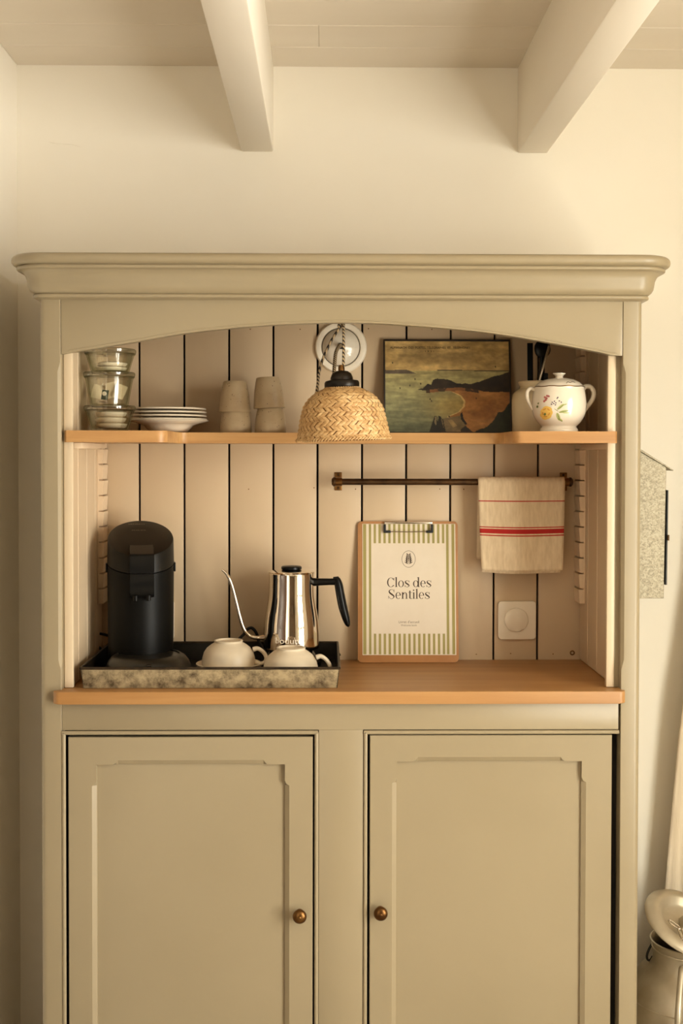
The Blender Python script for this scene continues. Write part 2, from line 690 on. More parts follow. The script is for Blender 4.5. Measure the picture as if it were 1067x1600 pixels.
wall_with_opening('wall_right', 'X', YF, YW, XR, XR + 0.16, WY0, WY1, WZ0, WZ1)
struct(box('wall_front', XLW - .1, XR + .16, YF - 0.16, YF, 0.0, ZC + .1, 'darkwall', bev=0))


def window(name, plane, b, a0, a1, z0, z1, nx, nz):
    bm = bmesh.new()
    t = 0.05
    bars = [(a0, a0 + t, z0, z1), (a1 - t, a1, z0, z1), (a0 + t, a1 - t, z0, z0 + t), (a0 + t, a1 - t, z1 - t, z1)]
    for i in range(1, nx):
        c = a0 + (a1 - a0) * i / nx
        w = 0.04 if (nx == 2 and i == 1) else 0.014
        bars.append((c - w, c + w, z0 + t, z1 - t))
    for i in range(1, nz):
        c = z0 + (z1 - z0) * i / nz
        bars.append((a0 + t, a1 - t, c - 0.05, c + 0.05))
    for (p0, p1, q0, q1) in bars:
        if plane == 'X':
            bm_box(bm, b + 0.04, b + 0.09, p0, p1, q0, q1)
        else:
            bm_box(bm, p0, p1, b - 0.09, b - 0.04, q0, q1)
    w = struct(from_bm(name, bm, 'beam', smooth=False))
    for i in range(nx):
        for k in range(nz):
            p0 = a0 + (a1 - a0) * i / nx
            p1 = a0 + (a1 - a0) * (i + 1) / nx
            q0 = z0 + (z1 - z0) * k / nz
            q1 = z0 + (z1 - z0) * (k + 1) / nz
            if plane == 'X':
                mesh('pane', [(b + .065, p0, q0), (b + .065, p1, q0), (b + .065, p1, q1), (b + .065, p0, q1)], [(0, 1, 2, 3)], 'pane', w)
            else:
                mesh('pane', [(p0, b - .065, q0), (p1, b - .065, q0), (p1, b - .065, q1), (p0, b - .065, q1)], [(0, 1, 2, 3)], 'pane', w)


window('window_1', 'X', XR, WY0, WY1, WZ0, WZ1, 2, 2)

ceiling = struct(box('ceiling', XLW - 0.1, XR + 0.1, YF - 0.1, YW + 0.1, ZC + 0.022, ZC + 0.08, 'dark', bev=0))
bw = 0.132
y = YW
k = 0
rr = random.Random(3)
while y > YF:
    y0 = max(YF, y - bw + 0.0012)
    zz = ZC + rr.uniform(-0.0006, 0.0012)
    cut = P(498, 57, 0.2).x if k == 1 else XR - 0.3 - rr.random() * 0.35
    for (xa, xb) in ((XLW, cut - 0.0001), (cut + 0.0001, XR)):
        box('board', xa, xb, y0, y, zz, zz + 0.02, 'ceil', ceiling, bev=0.0012, seg=1)
    y -= bw
    k += 1

for nm, a, b_ in (('ceiling_beam', 377, 427), ('ceiling_beam', 808.5, 855)):
    xa, xb = P(a, 239, YW).x, P(b_, 239, YW).x
    bm = bmesh.new()
    bm_box(bm, xa, xb, YF, YW, ZBM, ZC + 0.004, 0.004, 2)
    bmo = from_bm(nm, bm, 'beam')
    struct(bmo, 'white painted timber beam crossing the boarded ceiling')

# unseen door added on the left wall, dark to cut bounce light beside the dresser
d1 = struct(box('unseen_dark_door', XLW - .002, XLW + 0.03, -1.30, -0.14, 0.0, 2.0, 'darkwood', bev=0.003), 'added unseen dark door that cuts bounce light from the left wall')
for (za_, zb_) in ((0.15, 0.95), (1.08, 1.88)):
    box('door_panel', XLW + .03, XLW + 0.038, -1.18, -0.26, za_, zb_, 'darkwood', d1, 0.006)

# a shallow hairline crack in the plaster, modelled as a thin sunken-looking ridge of filler
pts = [P(76, 221, YW - .0006), P(84, 223, YW - .0006), P(98, 224.5, YW - .0006), P(112, 225.5, YW - .0006), P(122, 228, YW - .0006), P(127, 230.5, YW - .0006)]
crack = tube('plaster_ridge', smooth_path(pts, 5), [0.0006, 0.0012, 0.001, 0.0012, 0.0004], 'wall', None, 6)
wb = bpy.data.objects['wall_back']
crack.parent = wb

# ------------------------------------------------------------------ the dresser
XL, XRC = P(62.5, 900, 0).x, P(1001.5, 900, 0).x
PIL, PIR = P(95.5, 900, 0).x, P(971, 900, 0).x           # inner edges of the posts
XIL, XIR = P(160, 1030, YB).x, P(905, 1030, YB).x        # inner faces of the panelled sides
ZT = P(700, 1030.5, YB).z                                # worktop surface
ZTB = ZT - 0.0245
ZV = P(530, 464.5, 0).z                                  # foot of the cornice
ZCT = P(530, 395.5, -0.05).z                             # top of the cornice
ZS = P(130, 672.5, 0.004).z                              # shelf surface
ZSB = ZS - 0.0235

dresser = thing('dresser', 'sage green painted dresser with arched valance, open shelf and two panelled doors', 'dresser',
                (0.0, 0.17, 0.0))

for (xa, xb, s) in ((XL, PIL, -1), (PIR, XRC, 1)):
    # post: rounded outer arris, stopped chamfer on the inner arris between valance and worktop
    bm = bmesh.new()
    out, inn = (xa, xb) if s < 0 else (xb, xa)
    arc = [(out - s * 0.012 * (1 - math.sin(a)), 0.012 * (1 - math.cos(a))) for a in np.linspace(0, math.pi / 2, 6)]
    zlev = [0.0, ZT + 0.04, ZT + 0.06, ZV - 0.15, ZV - 0.13, ZV + 0.02]
    ch = [0.0008, 0.0008, 0.006, 0.006, 0.0008, 0.0008]
    rings = []
    for z, c in zip(zlev, ch):
        ring = [(inn, 0.034), (inn, c), (inn + s * c, 0.0)] + arc + [(out, 0.034)]
        rings.append([bm.verts.new((p[0], p[1], z)) for p in ring])
    for A, B in zip(rings[:-1], rings[1:]):
        for i in range(len(A)):
            j = (i + 1) % len(A)
            bm.faces.new([A[i], A[j], B[j], B[i]])
    bm.faces.new(rings[0]); bm.faces.new(list(reversed(rings[-1])))
    from_bm('post', bm, 'green', dresser, angle=30)
    # outer side
    x0, x1 = (XL + 0.002, XL + 0.02) if s < 0 else (XRC - 0.02, XRC - 0.002)
    box('side', x0, x1, 0.034, 0.375, 0.0, ZV, 'green', dresser)
    # panelled inside of that side
    sp = box('side_panel', min(XIL, x1) if s < 0 else XIR + 0.012, XIL - 0.012 if s < 0 else max(XIR, x0), 0.03, YB,
             ZT, ZV, 'dark', dresser, bev=0)
    y0 = 0.031
    wds = [0.055, 0.09, 0.09, 0.0825]
    for w in wds:
        xa2, xb2 = (XIL - 0.012, XIL) if s < 0 else (XIR, XIR + 0.012)
        bm = bmesh.new()
        bm_box(bm, xa2, xb2, y0 + .0009, y0 + w - .0009, ZT + 0.0005, ZV, 0.0026, 1)
        from_bm('board', bm, 'cream', sp)
        y0 += w
    # cream batten behind the post
    b0, b1 = (P(100, 900, .018).x, P(114, 900, .018).x) if s < 0 else (P(948, 900, .018).x, P(960.5, 900, .018).x)
    box('batten', b0, b1, 0.018, 0.0305, ZT + 0.0008, ZV, 'batten', dresser, 0.002)
    # green filler between post and batten
    f0, f1 = (PIL - 0.002, b0 + .001) if s < 0 else (b1 - .001, PIR + 0.002)
    box('filler_strip', f0, f1, 0.02, 0.034, ZT + 0.0008, ZV, 'green', dresser, 0.0)
    # notched rack that carries the shelf, one block per notch
    z0r = P(900, 941, YB - .03).z
    rk = box('shelf_rack', XIL if s < 0 else XIR - 0.003, XIL + 0.003 if s < 0 else XIR, YB - 0.056, YB - 0.002, z0r, ZV - 0.02, 'cleat', dresser, 0.0005)
    pitch = 24.1 / S(YB - .03)
    tooth = None
    z = z0r
    while z + pitch < ZV - 0.02:
        if tooth is None:
            xi = XIL + 0.003 if s < 0 else XIR - 0.003
            d = 1 if s < 0 else -1
            vv = [(xi, z), (xi + d * 0.0088, z), (xi + d * 0.0112, z + pitch - 0.0060), (xi + d * 0.0112, z + pitch - 0.0034), (xi, z + pitch - 0.0034)]
            bm = bmesh.new()
            lo = [bm.verts.new((p[0], YB - 0.056, p[1])) for p in vv]
            hi = [bm.verts.new((p[0], YB - 0.002, p[1])) for p in vv]
            bm.faces.new(lo); bm.faces.new(list(reversed(hi)))
            for i in range(5):
                j = (i + 1) % 5
                bm.faces.new([lo[j], lo[i], hi[i], hi[j]])
            tooth = from_bm('notch_block', bm, 'cleat', rk, smooth=False)
        else:
            c = tooth.copy()
            link(c, rk)
            c.location = (0, 0, z - z0r)
        z += pitch
    # cleat under the shelf
    c0, c1 = (XIL, XIL + 0.018) if s < 0 else (XIR - 0.012, XIR)
    box('shelf_cleat', c0, c1, 0.034, YB - 0.057, ZSB - 0.0125, ZSB - 0.0005, 'cleat', dresser, 0.001)

# back of vertical boards with open joints
back = box('back_panel', XIL - 0.01, XIR + 0.01, YB + 0.0165, YB + 0.021, ZT - 0.02, ZV, 'dark', dresser, bev=0)  # near-black sheet added in place of the shade behind the open joints
gaps = [P(x, 760, YB).x for x in (218, 288, 358, 427, 496, 565.5, 634.5, 703.5, 772, 840.5)]
edges = [XIL - 0.006] + gaps + [XIR + 0.006]
g = 0.0023
for a, b_ in zip(edges[:-1], edges[1:]):
    bm = bmesh.new()
    bm_box(bm, a + g, b_ - g, YB, YB + 0.016, ZT - 0.02, ZV - 0.001, 0.0012, 2)
    from_bm('board', bm, 'cream', back)
# filled nail heads in the back boards
nm = Multi()
rr = random.Random(5)
for (yy, xs) in ((763, range(185, 900, 34)), (515, range(330, 800, 34)), (1021, range(740, 900, 30))):
    for x in xs:
        if rr.random() < 0.55:
            p = P(x + rr.uniform(-8, 8), yy + rr.uniform(-1.5, 1.5), YB)
            if min(abs(p.x - q) for q in gaps) > 0.005:
                nm.add(lathe_data([(0, 0.0004), (0.0014, 0.0), (0.0014, -0.0008)], (0, 0, 0), 8))
                for i in range(len(nm.v) - 17, len(nm.v)):
                    v = nm.v[i]
                    nm.v[i] = Vector((p.x + v.x, YB - v.z - 0.0002, p.z + v.y))
no = nm.build('nail_heads', 'brass', dresser)
no['kind'] = 'stuff'
p = P(894, 1020, YB)
tube('screw_eye', [p + Vector((0.0045 * math.cos(a), -0.001, 0.0045 * math.sin(a))) for a in np.linspace(0, 2 * math.pi, 15)[:-1]],
     0.0014, 'brass', dresser, 6, closed=True)

# arched valance
arch = [(94.5, 553), (120, 549), (160, 542.5), (217, 533), (287, 521), (357, 513), (427, 507.5), (480, 505), (533, 504), (585, 505),
        (636, 508), (704, 513.5), (773, 521), (857, 535), (905, 544), (940, 551), (955, 554.5), (972, 556)]
path = smooth_path([(P(a, b_, 0).x, 0, P(a, b_, 0).z) for a, b_ in arch], 4)
ol = [(v.x, v.z) for v in path]
ol[0] = (PIL + 0.0006, ol[0][1]); ol[-1] = (PIR - 0.0006, ol[-1][1])
ol += [(PIR - 0.0006, ZV + 0.01), (PIL + 0.0006, ZV + 0.01)]
prism('valance', ol, 0.0012, 0.022, 'green', dresser, 'Y', 0.0012, 2)
# fine bead along the arch
vb = [Vector((v.x, 0.0015, v.z + 0.0045)) for v in path[2:-2]]
tube('valance_bead', vb, 0.0013, 'green', dresser, 6)

# cornice swept round three sides, rounded corners
h = ZCT - ZV
prof = []


def arcp(cx, cz, r, a0, a1, n, sz=1.0):
    return [(cx + r * math.cos(math.radians(a)), cz + sz * r * math.sin(math.radians(a))) for a in np.linspace(a0, a1, n)]


zt = ZCT
prof += [(-0.02, zt), (0.046, zt)]
prof += arcp(0.046, zt - 0.0105, 0.0105, 90, -90, 9)[1:]
prof += [(0.044, zt - 0.0215)]
prof += arcp(0.0425, zt - 0.0255, 0.0042, 70, -100, 7)
prof += [(0.0375, zt - 0.0305), (0.0335, zt - 0.034), (0.029, zt - 0.040), (0.0262, zt - 0.047), (0.0250, zt - 0.055),
         (0.0235, zt - 0.062), (0.0195, zt - 0.069), (0.014, zt - 0.0735), (0.0115, zt - 0.0748)]
prof += arcp(0.0105, zt - 0.0790, 0.0042, 80, -95, 7)
prof += [(0.006, zt - 0.0835), (0.001, zt - 0.086), (-0.005, zt - 0.0865)]
RC = 0.014
cx0, cx1, cy0 = XL + RC, XRC - RC, RC
ybk = 0.378


def ring_at(pp, z):
    r = RC + pp
    pts_ = [(cx0 - r, ybk)]
    for a in np.linspace(0, math.pi / 2, 9):
        pts_.append((cx0 - r * math.cos(a), cy0 - r * math.sin(a)))
    for a in np.linspace(math.pi / 2, 0, 9):
        pts_.append((cx1 + r * math.cos(a), cy0 - r * math.sin(a)))
    pts_.append((cx1 + r, ybk))
    return [(x, y_, z) for x, y_ in pts_]


vv, ff = [], []
rows = []
for pp, z in prof:
    rg = ring_at(max(pp, -RC + 0.0005), z)
    rows.append((len(vv), len(rg)))
    vv += rg
for (a, n), (b_, _) in zip(rows[:-1], rows[1:]):
    for i in range(n - 1):
        ff.append((a + i, a + i + 1, b_ + i + 1, b_ + i))
a, n = rows[0]
ff.append(tuple(range(a, a + n)))
a, n = rows[-1]
ff.append(tuple(reversed(range(a, a + n))))
ff.append(tuple(r[0] for r in rows))
ff.append(tuple(r[0] + r[1] - 1 for r in reversed(rows)))
mesh('cornice', vv, ff, 'green', dresser, angle=50)
box('top_board', XL + 0.02, XRC - 0.02, 0.03, 0.37, ZV + 0.005, ZV + 0.02, 'cream', dresser, 0)

# shelf with bowed-in middle
xs0, xs1 = P(100.5, 680, .004).x, P(964.5, 680, .004).x
xm0, xm1 = P(266, 680, .06).x, P(800, 680, .02).x
yf, ym, rc = 0.003, 0.205, 0.022
ol = [(XIL + .001, YB - .001), (XIL + .001, 0.0165), (xs0, 0.0165), (xs0, yf + 0.004), (xs0 + 0.004, yf)]
ol += [(xm0 - rc + rc * math.sin(a), yf + rc - rc * math.cos(a)) for a in np.linspace(0, math.pi / 2, 7)]
ol += [(xm0 + 0.02 - 0.02 * math.cos(a), ym - 0.02 + 0.02 * math.sin(a)) for a in np.linspace(0, math.pi / 2, 6)]
ol += [(xm1 - 0.02 + 0.02 * math.sin(a), ym - 0.02 + 0.02 * math.cos(a)) for a in np.linspace(0, math.pi / 2, 6)]
ol += [(xm1 + rc - rc * math.cos(a), yf + rc - rc * math.sin(a)) for a in np.linspace(0, math.pi / 2, 7)]
ol += [(xs1 - 0.004, yf), (xs1, yf + 0.004), (xs1, 0.0165), (XIR - .001, 0.0165), (XIR - .001, YB - .001)]
prism('shelf', ol, ZSB, ZS, 'shelf', dresser, 'Z', 0.0018, 2)

# worktop with rounded nosing that laps over the posts
xn0, xn1 = P(82, 1089, -.018).x, P(978, 1089, -.018).x
ol = [(PIL + .0008, YB - .0005), (PIL + .0008, -0.001), (xn0 + 0.004, -0.001), (xn0, -0.005)]
ol += [(xn0 + 0.014 - 0.014 * math.cos(a), -0.009 - 0.013 * math.sin(a)) for a in np.linspace(0, math.pi / 2, 6)]
ol += [(xn1 - 0.014 + 0.014 * math.sin(a), -0.009 - 0.013 * math.cos(a)) for a in np.linspace(0, math.pi / 2, 6)]
ol += [(xn1, -0.005), (xn1 - 0.004, -0.001), (PIR - .0008, -0.001), (PIR - .0008, YB - .0005)]
prism('worktop', ol, ZTB, ZT, 'top', dresser, 'Z', 0.0075, 4)

# lower face: rail, centre stile, plinth, beads around the openings
zr = P(300, 1141, 0).z
xc0, xc1 = P(498, 1300, 0).x, P(567, 1300, 0).x
xbR = P(966.5, 1120, 0).x
box('top_rail', PIL + .0005, xbR, 0.001, 0.024, zr, ZTB, 'green', dresser, 0.001)
box('centre_stile', xc0, xc1, 0.001, 0.024, 0.1, zr, 'green', dresser, 0.0005)
box('plinth', PIL, PIR, 0.004, 0.03, 0.0, 0.1, 'green', dresser, 0.001)
box('bottom_board', XL + .02, XRC - .02, 0.03, 0.36, 0.085, 0.1, 'cream', dresser, 0)
box('inner_back', XL + .02, XRC - .02, 0.355, 0.36, 0.1, ZTB, 'dark', dresser, 0)
box('gap_shade_screen', XL + .02, XRC - .02, 0.032, 0.036, 0.1, ZTB, 'dark', dresser, 0)  # added dark sheet that gives the door gaps their black shade
bd = 7.0 / 780


def bead(name, pts_):
    tube(name, pts_, 0.0042, 'green', dresser, 10, flat=0.9)


xa, xb = P(97, 1300, 0).x, P(497, 1300, 0).x
zb = P(300, 1145, 0).z
ybd = 0.0015
bead('door_bead', [(xa + .0035, ybd, 0.1), (xa + .0035, ybd, zb)])
bead('door_bead', [(xa + .0002, ybd, zb), (xb - .0002, ybd, zb)])
bead('door_bead', [(xb - .0035, ybd, 0.1), (xb - .0035, ybd, zb)])
xa2, xb2 = P(568, 1300, 0).x, P(966, 1300, 0).x
bead('door_bead', [(xa2 + .0035, ybd, 0.1), (xa2 + .0035, ybd, zb)])
bead('door_bead', [(xa2 + .0002, ybd, zb), (xb2, ybd, zb)])


def door(px0, px1, ptop, ox0, ox1, otop, kx, ky):
    x0, x1, z1 = P(px0, 1300, 0).x, P(px1, 1300, 0).x, P((px0 + px1) / 2, ptop, 0).z
    z0 = 0.104
    yf_ = 0.0015
    a0, a1, b1 = P(ox0, 1300, 0).x, P(ox1, 1300, 0).x, P((px0 + px1) / 2, otop, 0).z
    b0 = z0 + (z1 - b1) * 1.6
    c = 7.0 / 780                     # chamfer width
    st = 0.043                        # where the chamfer stops short of the corner
    tr = 0.010
    # opening outline, going round; each entry (x, z, nx, nz, amount)
    B, Fr = [], []

    def side(p, q, n):
        d = Vector((q[0] - p[0], q[1] - p[1]))
        L = d.length
        d /= L
        for t, am in ((0, 0), (st - tr, 0), (st - tr * .35, .35), (st, 1), (L - st, 1), (L - st + tr * .35, .35), (L - st + tr, 0)):
            B.append((p[0] + d.x * t, p[1] + d.y * t))
            Fr.append((p[0] + d.x * t + n[0] * c * am, p[1] + d.y * t + n[1] * c * am))
    side((a0, b0), (a0, b1), (-1, 0))
    side((a0, b1), (a1, b1), (0, 1))
    side((a1, b1), (a1, b0), (1, 0))
    side((a1, b0), (a0, b0), (0, -1))
    n = len(B)
    # frame front: bridge outline to outer rectangle
    vv, ff = [], []
    vv += [(p[0], yf_, p[1]) for p in Fr]
    vv += [(p[0], yf_ + 0.0055, p[1]) for p in B]
    vv += [(p[0], yf_ + 0.011, p[1]) for p in B]
    for i in range(n):
        j = (i + 1) % n
        ff.append((i, j, n + j, n + i))
        ff.append((n + i, n + j, 2 * n + j, 2 * n + i))
    e = 0.0012
    oc = [(x0, z0), (x0, z1), (x1, z1), (x1, z0)]
    oi = [(x0 + e, z0 + e), (x0 + e, z1 - e), (x1 - e, z1 - e), (x1 - e, z0 + e)]
    k0 = len(vv)
    vv += [(p[0], yf_, p[1]) for p in oi]
    vv += [(p[0], yf_ + e, p[1]) for p in oc]
    vv += [(p[0], yf_ + 0.02, p[1]) for p in oc]
    q = n // 4
    for s_ in range(4):
        idx = list(range(s_ * q, s_ * q + q)) + [((s_ + 1) * q) % n]
        ff.append(tuple([k0 + s_] + [k0 + (s_ + 1) % 4] + list(reversed(idx))))
        t = (s_ + 1) % 4
        ff.append((k0 + s_, k0 + t, k0 + 4 + t, k0 + 4 + s_))
        ff.append((k0 + 4 + s_, k0 + 4 + t, k0 + 8 + t, k0 + 8 + s_))
    ff.append((k0 + 8, k0 + 9, k0 + 10, k0 + 11))
    d = mesh('door', vv, ff, 'green', dresser, angle=25)
    box('door_panel', a0 - 0.001, a1 + 0.001, yf_ + 0.0102, yf_ + 0.016, b0 - 0.001, b1 + 0.001, 'green', d, 0)
    kp = P(kx, ky, -0.024)
    kprof = [(0, 0.0), (0.0085, 0.0), (0.0085, 0.002), (0.0055, 0.004), (0.005, 0.010), (0.008, 0.0125), (0.0125, 0.015), (0.0142, 0.0185),
             (0.0138, 0.022), (0.0112, 0.0252), (0.0072, 0.0272), (0.0042, 0.0278), (0.0038, 0.0290), (0.0022, 0.0300), (0, 0.0302)]
    rot = Matrix.Rotation(math.pi / 2, 3, 'X')
    kn = lathe('knob', kprof, (kp.x, yf_ - 0.0002, kp.z), 'brass', d, 28, rot=rot)
    kn['label'] = 'aged brass knob'


door(106.5, 488.5, 1152, 150.5, 445, 1195, 468, 1434)
door(577.5, 955.5, 1149, 619.5, 908.5, 1190, 595, 1429.5)

# ------------------------------------------------------------------ things on the shelf
def ppx(prof, ybase, Y):
    """pixel profile [(half width, y)] -> [(r, height)]"""
    s = S(Y)
    return [(hw / s, (ybase - yy) / s) for hw, yy in prof]


def base_at(px, Y, z):
    q = P(px, 700, Y)
    return Vector((q.x, Y, z))


# --- three stacked preserving jars
def jar(name, label, cx, Y, zb, r_top, r_bot, hgt, group):
    c = base_at(cx, Y, zb)
    t = thing(name, label, 'jar', c, group)
    w = 0.0026
    body = [(0, 0.0), (r_bot - .004, 0.0), (r_bot, 0.003), (r_bot + (r_top - r_bot) * .5, hgt * .5), (r_top, hgt - 0.004), (r_top + 0.002, hgt),
            (r_top - w, hgt), (r_top - w - .001, hgt - 0.004), (r_bot + (r_top - r_bot) * .5 - w, hgt * .5), (r_bot - w, 0.006), (0, 0.0055)]
    lathe('body', body, c, 'jar', t, 40)
    rl = r_top + 0.0045
    lathe('rubber_seal', [(r_top - .006, hgt + .0003), (rl - .001, hgt + .0003), (rl - .0005, hgt + .0012), (rl - .001, hgt + .0022), (r_top - .006, hgt + .0022)],
          c, 'jar_rim', t, 40)
    z = hgt + .0025
    lid = [(0, z + .001), (r_top - .008, z), (rl - .001, z), (rl, z + .002), (rl, z + .0065), (rl - .002, z + .0085), (r_top - .006, z + .009),
           (r_top - .012, z + .0072), (r_top - .014, z + .005), (0, z + .005)]
    lathe('lid', lid, c, 'jar_rim', t, 40)
    return t, z + .0053


YJ = 0.115
sj = S(YJ)
jx = 171.0
j1, h1 = jar('glass_jar', 'low clear glass lidded jar standing directly on the shelf, bottom of its stack', jx + 0.5, YJ, ZS + .0004, 36.5 / sj, 29 / sj,
             (670.5 - 639) / sj, 'stacked glass jars')
z2 = ZS + .0004 + h1
j2, h2 = jar('glass_jar', 'taller clear glass jar with tea sachets, middle of its stack', jx, YJ, z2, 36.5 / sj, 29 / sj,
             (632 - 586) / sj, 'stacked glass jars')
z3 = z2 + h2
j3, h3 = jar('glass_jar', 'clear glass jar half hidden by the valance, topmost of its stack', jx + 1.5, YJ, z3, 36.5 / sj, 29 / sj, (577 - 547) / sj,
             'stacked glass jars')


def pod(cx, cy, zb, r, hh, label, group):
    c = Vector((cx, cy, zb))
    pr = [(0, 0), (r * .8, 0), (r * .93, hh * .15), (r, hh * .45), (r * 1.03, hh * .62), (r * 1.03, hh * .75), (r * .96, hh * .8), (r * .7, hh), (0, hh)]
    o = lathe('creamer_pot', pr, c, 'pod', None, 28)
    return tag(o, label, 'creamer', group)


cj = base_at(jx, YJ, 0)
pr_ = 23.5 / sj
zz = ZS + 0.0068
hp = 0.0118
for i, lb in enumerate(('lowest white creamer pot inside the bottom glass jar', 'middle white creamer pot inside the bottom glass jar',
                        'uppermost white creamer pot inside the bottom glass jar')):
    pod(cj.x + 0.0035 + (0.001, -.0005, .0005)[i], YJ - 0.002, zz + i * (hp + .0002), pr_, hp, lb, 'creamers in the jars')
zz = z3 + 0.0062
for i, lb in enumerate(('lower white creamer pot inside the topmost glass jar', 'upper white creamer pot inside the topmost glass jar')):
    pod(cj.x + 0.004 + (0, .001)[i], YJ, zz + i * 0.0092, pr_, 0.009, lb, 'creamers in the jars')


def sachet(label, px, py, Y, w, hh, tilt, m, lean, group='tea sachets in the middle jar'):
    q = P(px, py, Y)
    bm = bmesh.new()
    n = 6
    for sgn in (-1, 1):
        grid = [[bm.verts.new((w * (i / n - .5), sgn * (0.0004 + 0.0016 * math.sin(math.pi * i / n) * math.sin(math.pi * k / n)), hh * (k / n - .5)))
                 for i in range(n + 1)] for k in range(n + 1)]
        for k in range(n):
            for i in range(n):
                bm.faces.new([grid[k][i], grid[k][i + 1], grid[k + 1][i + 1], grid[k + 1][i]])
    bmesh.ops.remove_doubles(bm, verts=bm.verts, dist=0.0009)
    rot = Euler((lean, tilt, 0)).to_matrix().to_4x4()
    bmesh.ops.transform(bm, matrix=Matrix.Translation(q) @ rot, verts=bm.verts)
    o = from_bm('tea_sachet', bm, m)
    return tag(o, label, 'sachet', group)


s1 = sachet('dark green tea sachet with a pale round emblem in the middle jar', 164, 617, YJ - 0.024, 0.014, 0.021, 0.12, 'sachet_green', -0.2)
off = s1.location
q = P(163, 615, YJ - 0.0295)
rot = Matrix.Rotation(math.pi / 2, 3, 'X')
v, f = lathe_data([(0, .0004), (.0046, 0)], (0, 0, 0), 16)
em = mesh('emblem', [q - off + rot @ Vector(p) for p in v], f, 'paper', s1)
sachet('cream paper sachet leaning at the left of the middle jar', 153, 612, YJ + 0.008, 0.024, 0.030, 0.22, 'sachet', -0.25)
sachet('tall cream paper sachet standing behind the green sachet', 176, 609, YJ + 0.002, 0.026, 0.034, -0.25, 'sachet', -0.2)
sachet('cream paper sachet leaning at the right of the middle jar', 188, 612, YJ - 0.006, 0.022, 0.030, 0.38, 'sachet', -0.2)

# --- plates
YP = 0.245
sp_ = S(YP)
cpl = base_at(263.5, YP, ZS + .0003)


def plate(label, z, prof, m='plate'):
    o = lathe('plate', prof, (cpl.x, cpl.y, z), m, None, 64)
    return tag(o, label, 'plate', 'stacked plates on the shelf')


R = 62.0 / sp_
deep = [(0, 0.003), (0.030, 0.003), (0.032, 0.0), (0.036, 0.0), (0.042, 0.003), (0.050, 0.0105), (0.054, 0.0155), (0.064, 0.019), (R - .001, 0.0252),
        (R, 0.0262), (R - .001, 0.0272), (0.064, 0.0212), (0.052, 0.0178), (0.044, 0.0105), (0.034, 0.006), (0, 0.0055)]
plate('deep cream plate at the bottom of the plate stack', ZS + .0003, deep)
dz = 5.4 / sp_
names = ('flat cream plate lying just above the deep plate', 'second flat cream plate above the deep plate',
         'third flat cream plate above the deep plate, just under the top one', 'flat cream plate on top of the plate stack')
for i in range(4):
    Ri = R - 0.0030 - (0.0012 if i else 0) - (0.001 if i == 3 else 0)
    fl = [(0, 0.0008), (0.034, 0.0008), (0.036, 0.0), (0.045, 0.0012), (Ri - 0.02, 0.0035), (Ri - .001, 0.0046), (Ri, 0.0062), (Ri - .0012, 0.0078), (Ri - 0.02, 0.0064),
          (0.045, 0.0034), (0, 0.0030)]
    o = plate(names[i], ZS + .0003 + 0.0228 + dz * i, fl)

# --- stoneware beakers, upside down in pairs
YM = 0.252
sm = S(YM)


def beaker(label, cx, zb, prof, lean, seed):
    c = base_at(cx, YM, zb)
    rot_ = Matrix.Rotation(lean, 3, 'Y')
    w = 0.003
    pr2 = [(r, z) for r, z in prof]
    inner = [(max(r - w, 0.0), z - (w if i > 0 else 0)) for i, (r, z) in enumerate(prof)]
    full = [(inner[0][0], 0.0)] + pr2 + [(0, prof[-1][1])] + [(0, prof[-1][1] - w)] + list(reversed(inner[1:]))
    full = pr2 + [(0, prof[-1][1]), (0, prof[-1][1] - w)] + [(max(r - w, .002), max(z - w, 0.0)) for r, z in reversed(prof)] + [pr2[0]]
    t = thing('beaker', label, 'beaker', c, 'upturned stoneware beakers')
    lathe('body', full, c, 'stone', t, 40, rot=rot_)
    r_ = random.Random(seed)
    mu = Multi()
    zs_ = [p[1] for p in prof]
    rs_ = [p[0] for p in prof]
    for _ in range(26):
        a = r_.uniform(-1.4, 1.4)
        z = r_.uniform(0.003, prof[-1][1] * .93)
        r = float(np.interp(z, zs_, rs_)) + 0.00025
        e = r_.uniform(.0004, .0011)
        pts_ = []
        for k in range(6):
            b = 2 * math.pi * k / 6
            da = e * math.cos(b) / r
            pts_.append(c + rot_ @ Vector((r * math.sin(a + da), -r * math.cos(a + da), z + e * math.sin(b))))
        mu.poly(pts_)
    so = mu.build('speckles', 'speck', t, recalc=False, smooth=False)
    so['kind'] = 'stuff'


lowp = [(24.5 / sm, 0.0), (24.6 / sm, 0.004), (24.2 / sm, 0.018), (23.0 / sm, 0.033), (21.5 / sm, 0.046), (18.5 / sm, 0.060), (16.8 / sm, 0.0648), (15.5 / sm, .0662)]
upp = [(24.6 / sm, 0.0), (24.8 / sm, 0.003), (23.6 / sm, 0.020), (22.0 / sm, 0.040), (19.6 / sm, 0.058), (18.2 / sm, 0.0665), (16.8 / sm, .0682)]
zl = ZS + .0003
beaker('upturned grey stoneware beaker, lower of the pair beside the plates', 368.5, zl, lowp, 0.0, 1)
beaker('upturned grey stoneware beaker, upper of the pair beside the plates', 367, zl + 0.0455, upp, 0.0, 2)
beaker('upturned grey stoneware beaker, lower of the pair beside the straw lamp', 422.5, zl, lowp, 0.0, 3)
beaker('upturned tilted stoneware beaker, upper of the pair beside the straw lamp', 421, zl + 0.0545, [(r, z) for r, z in upp], -0.055, 4)

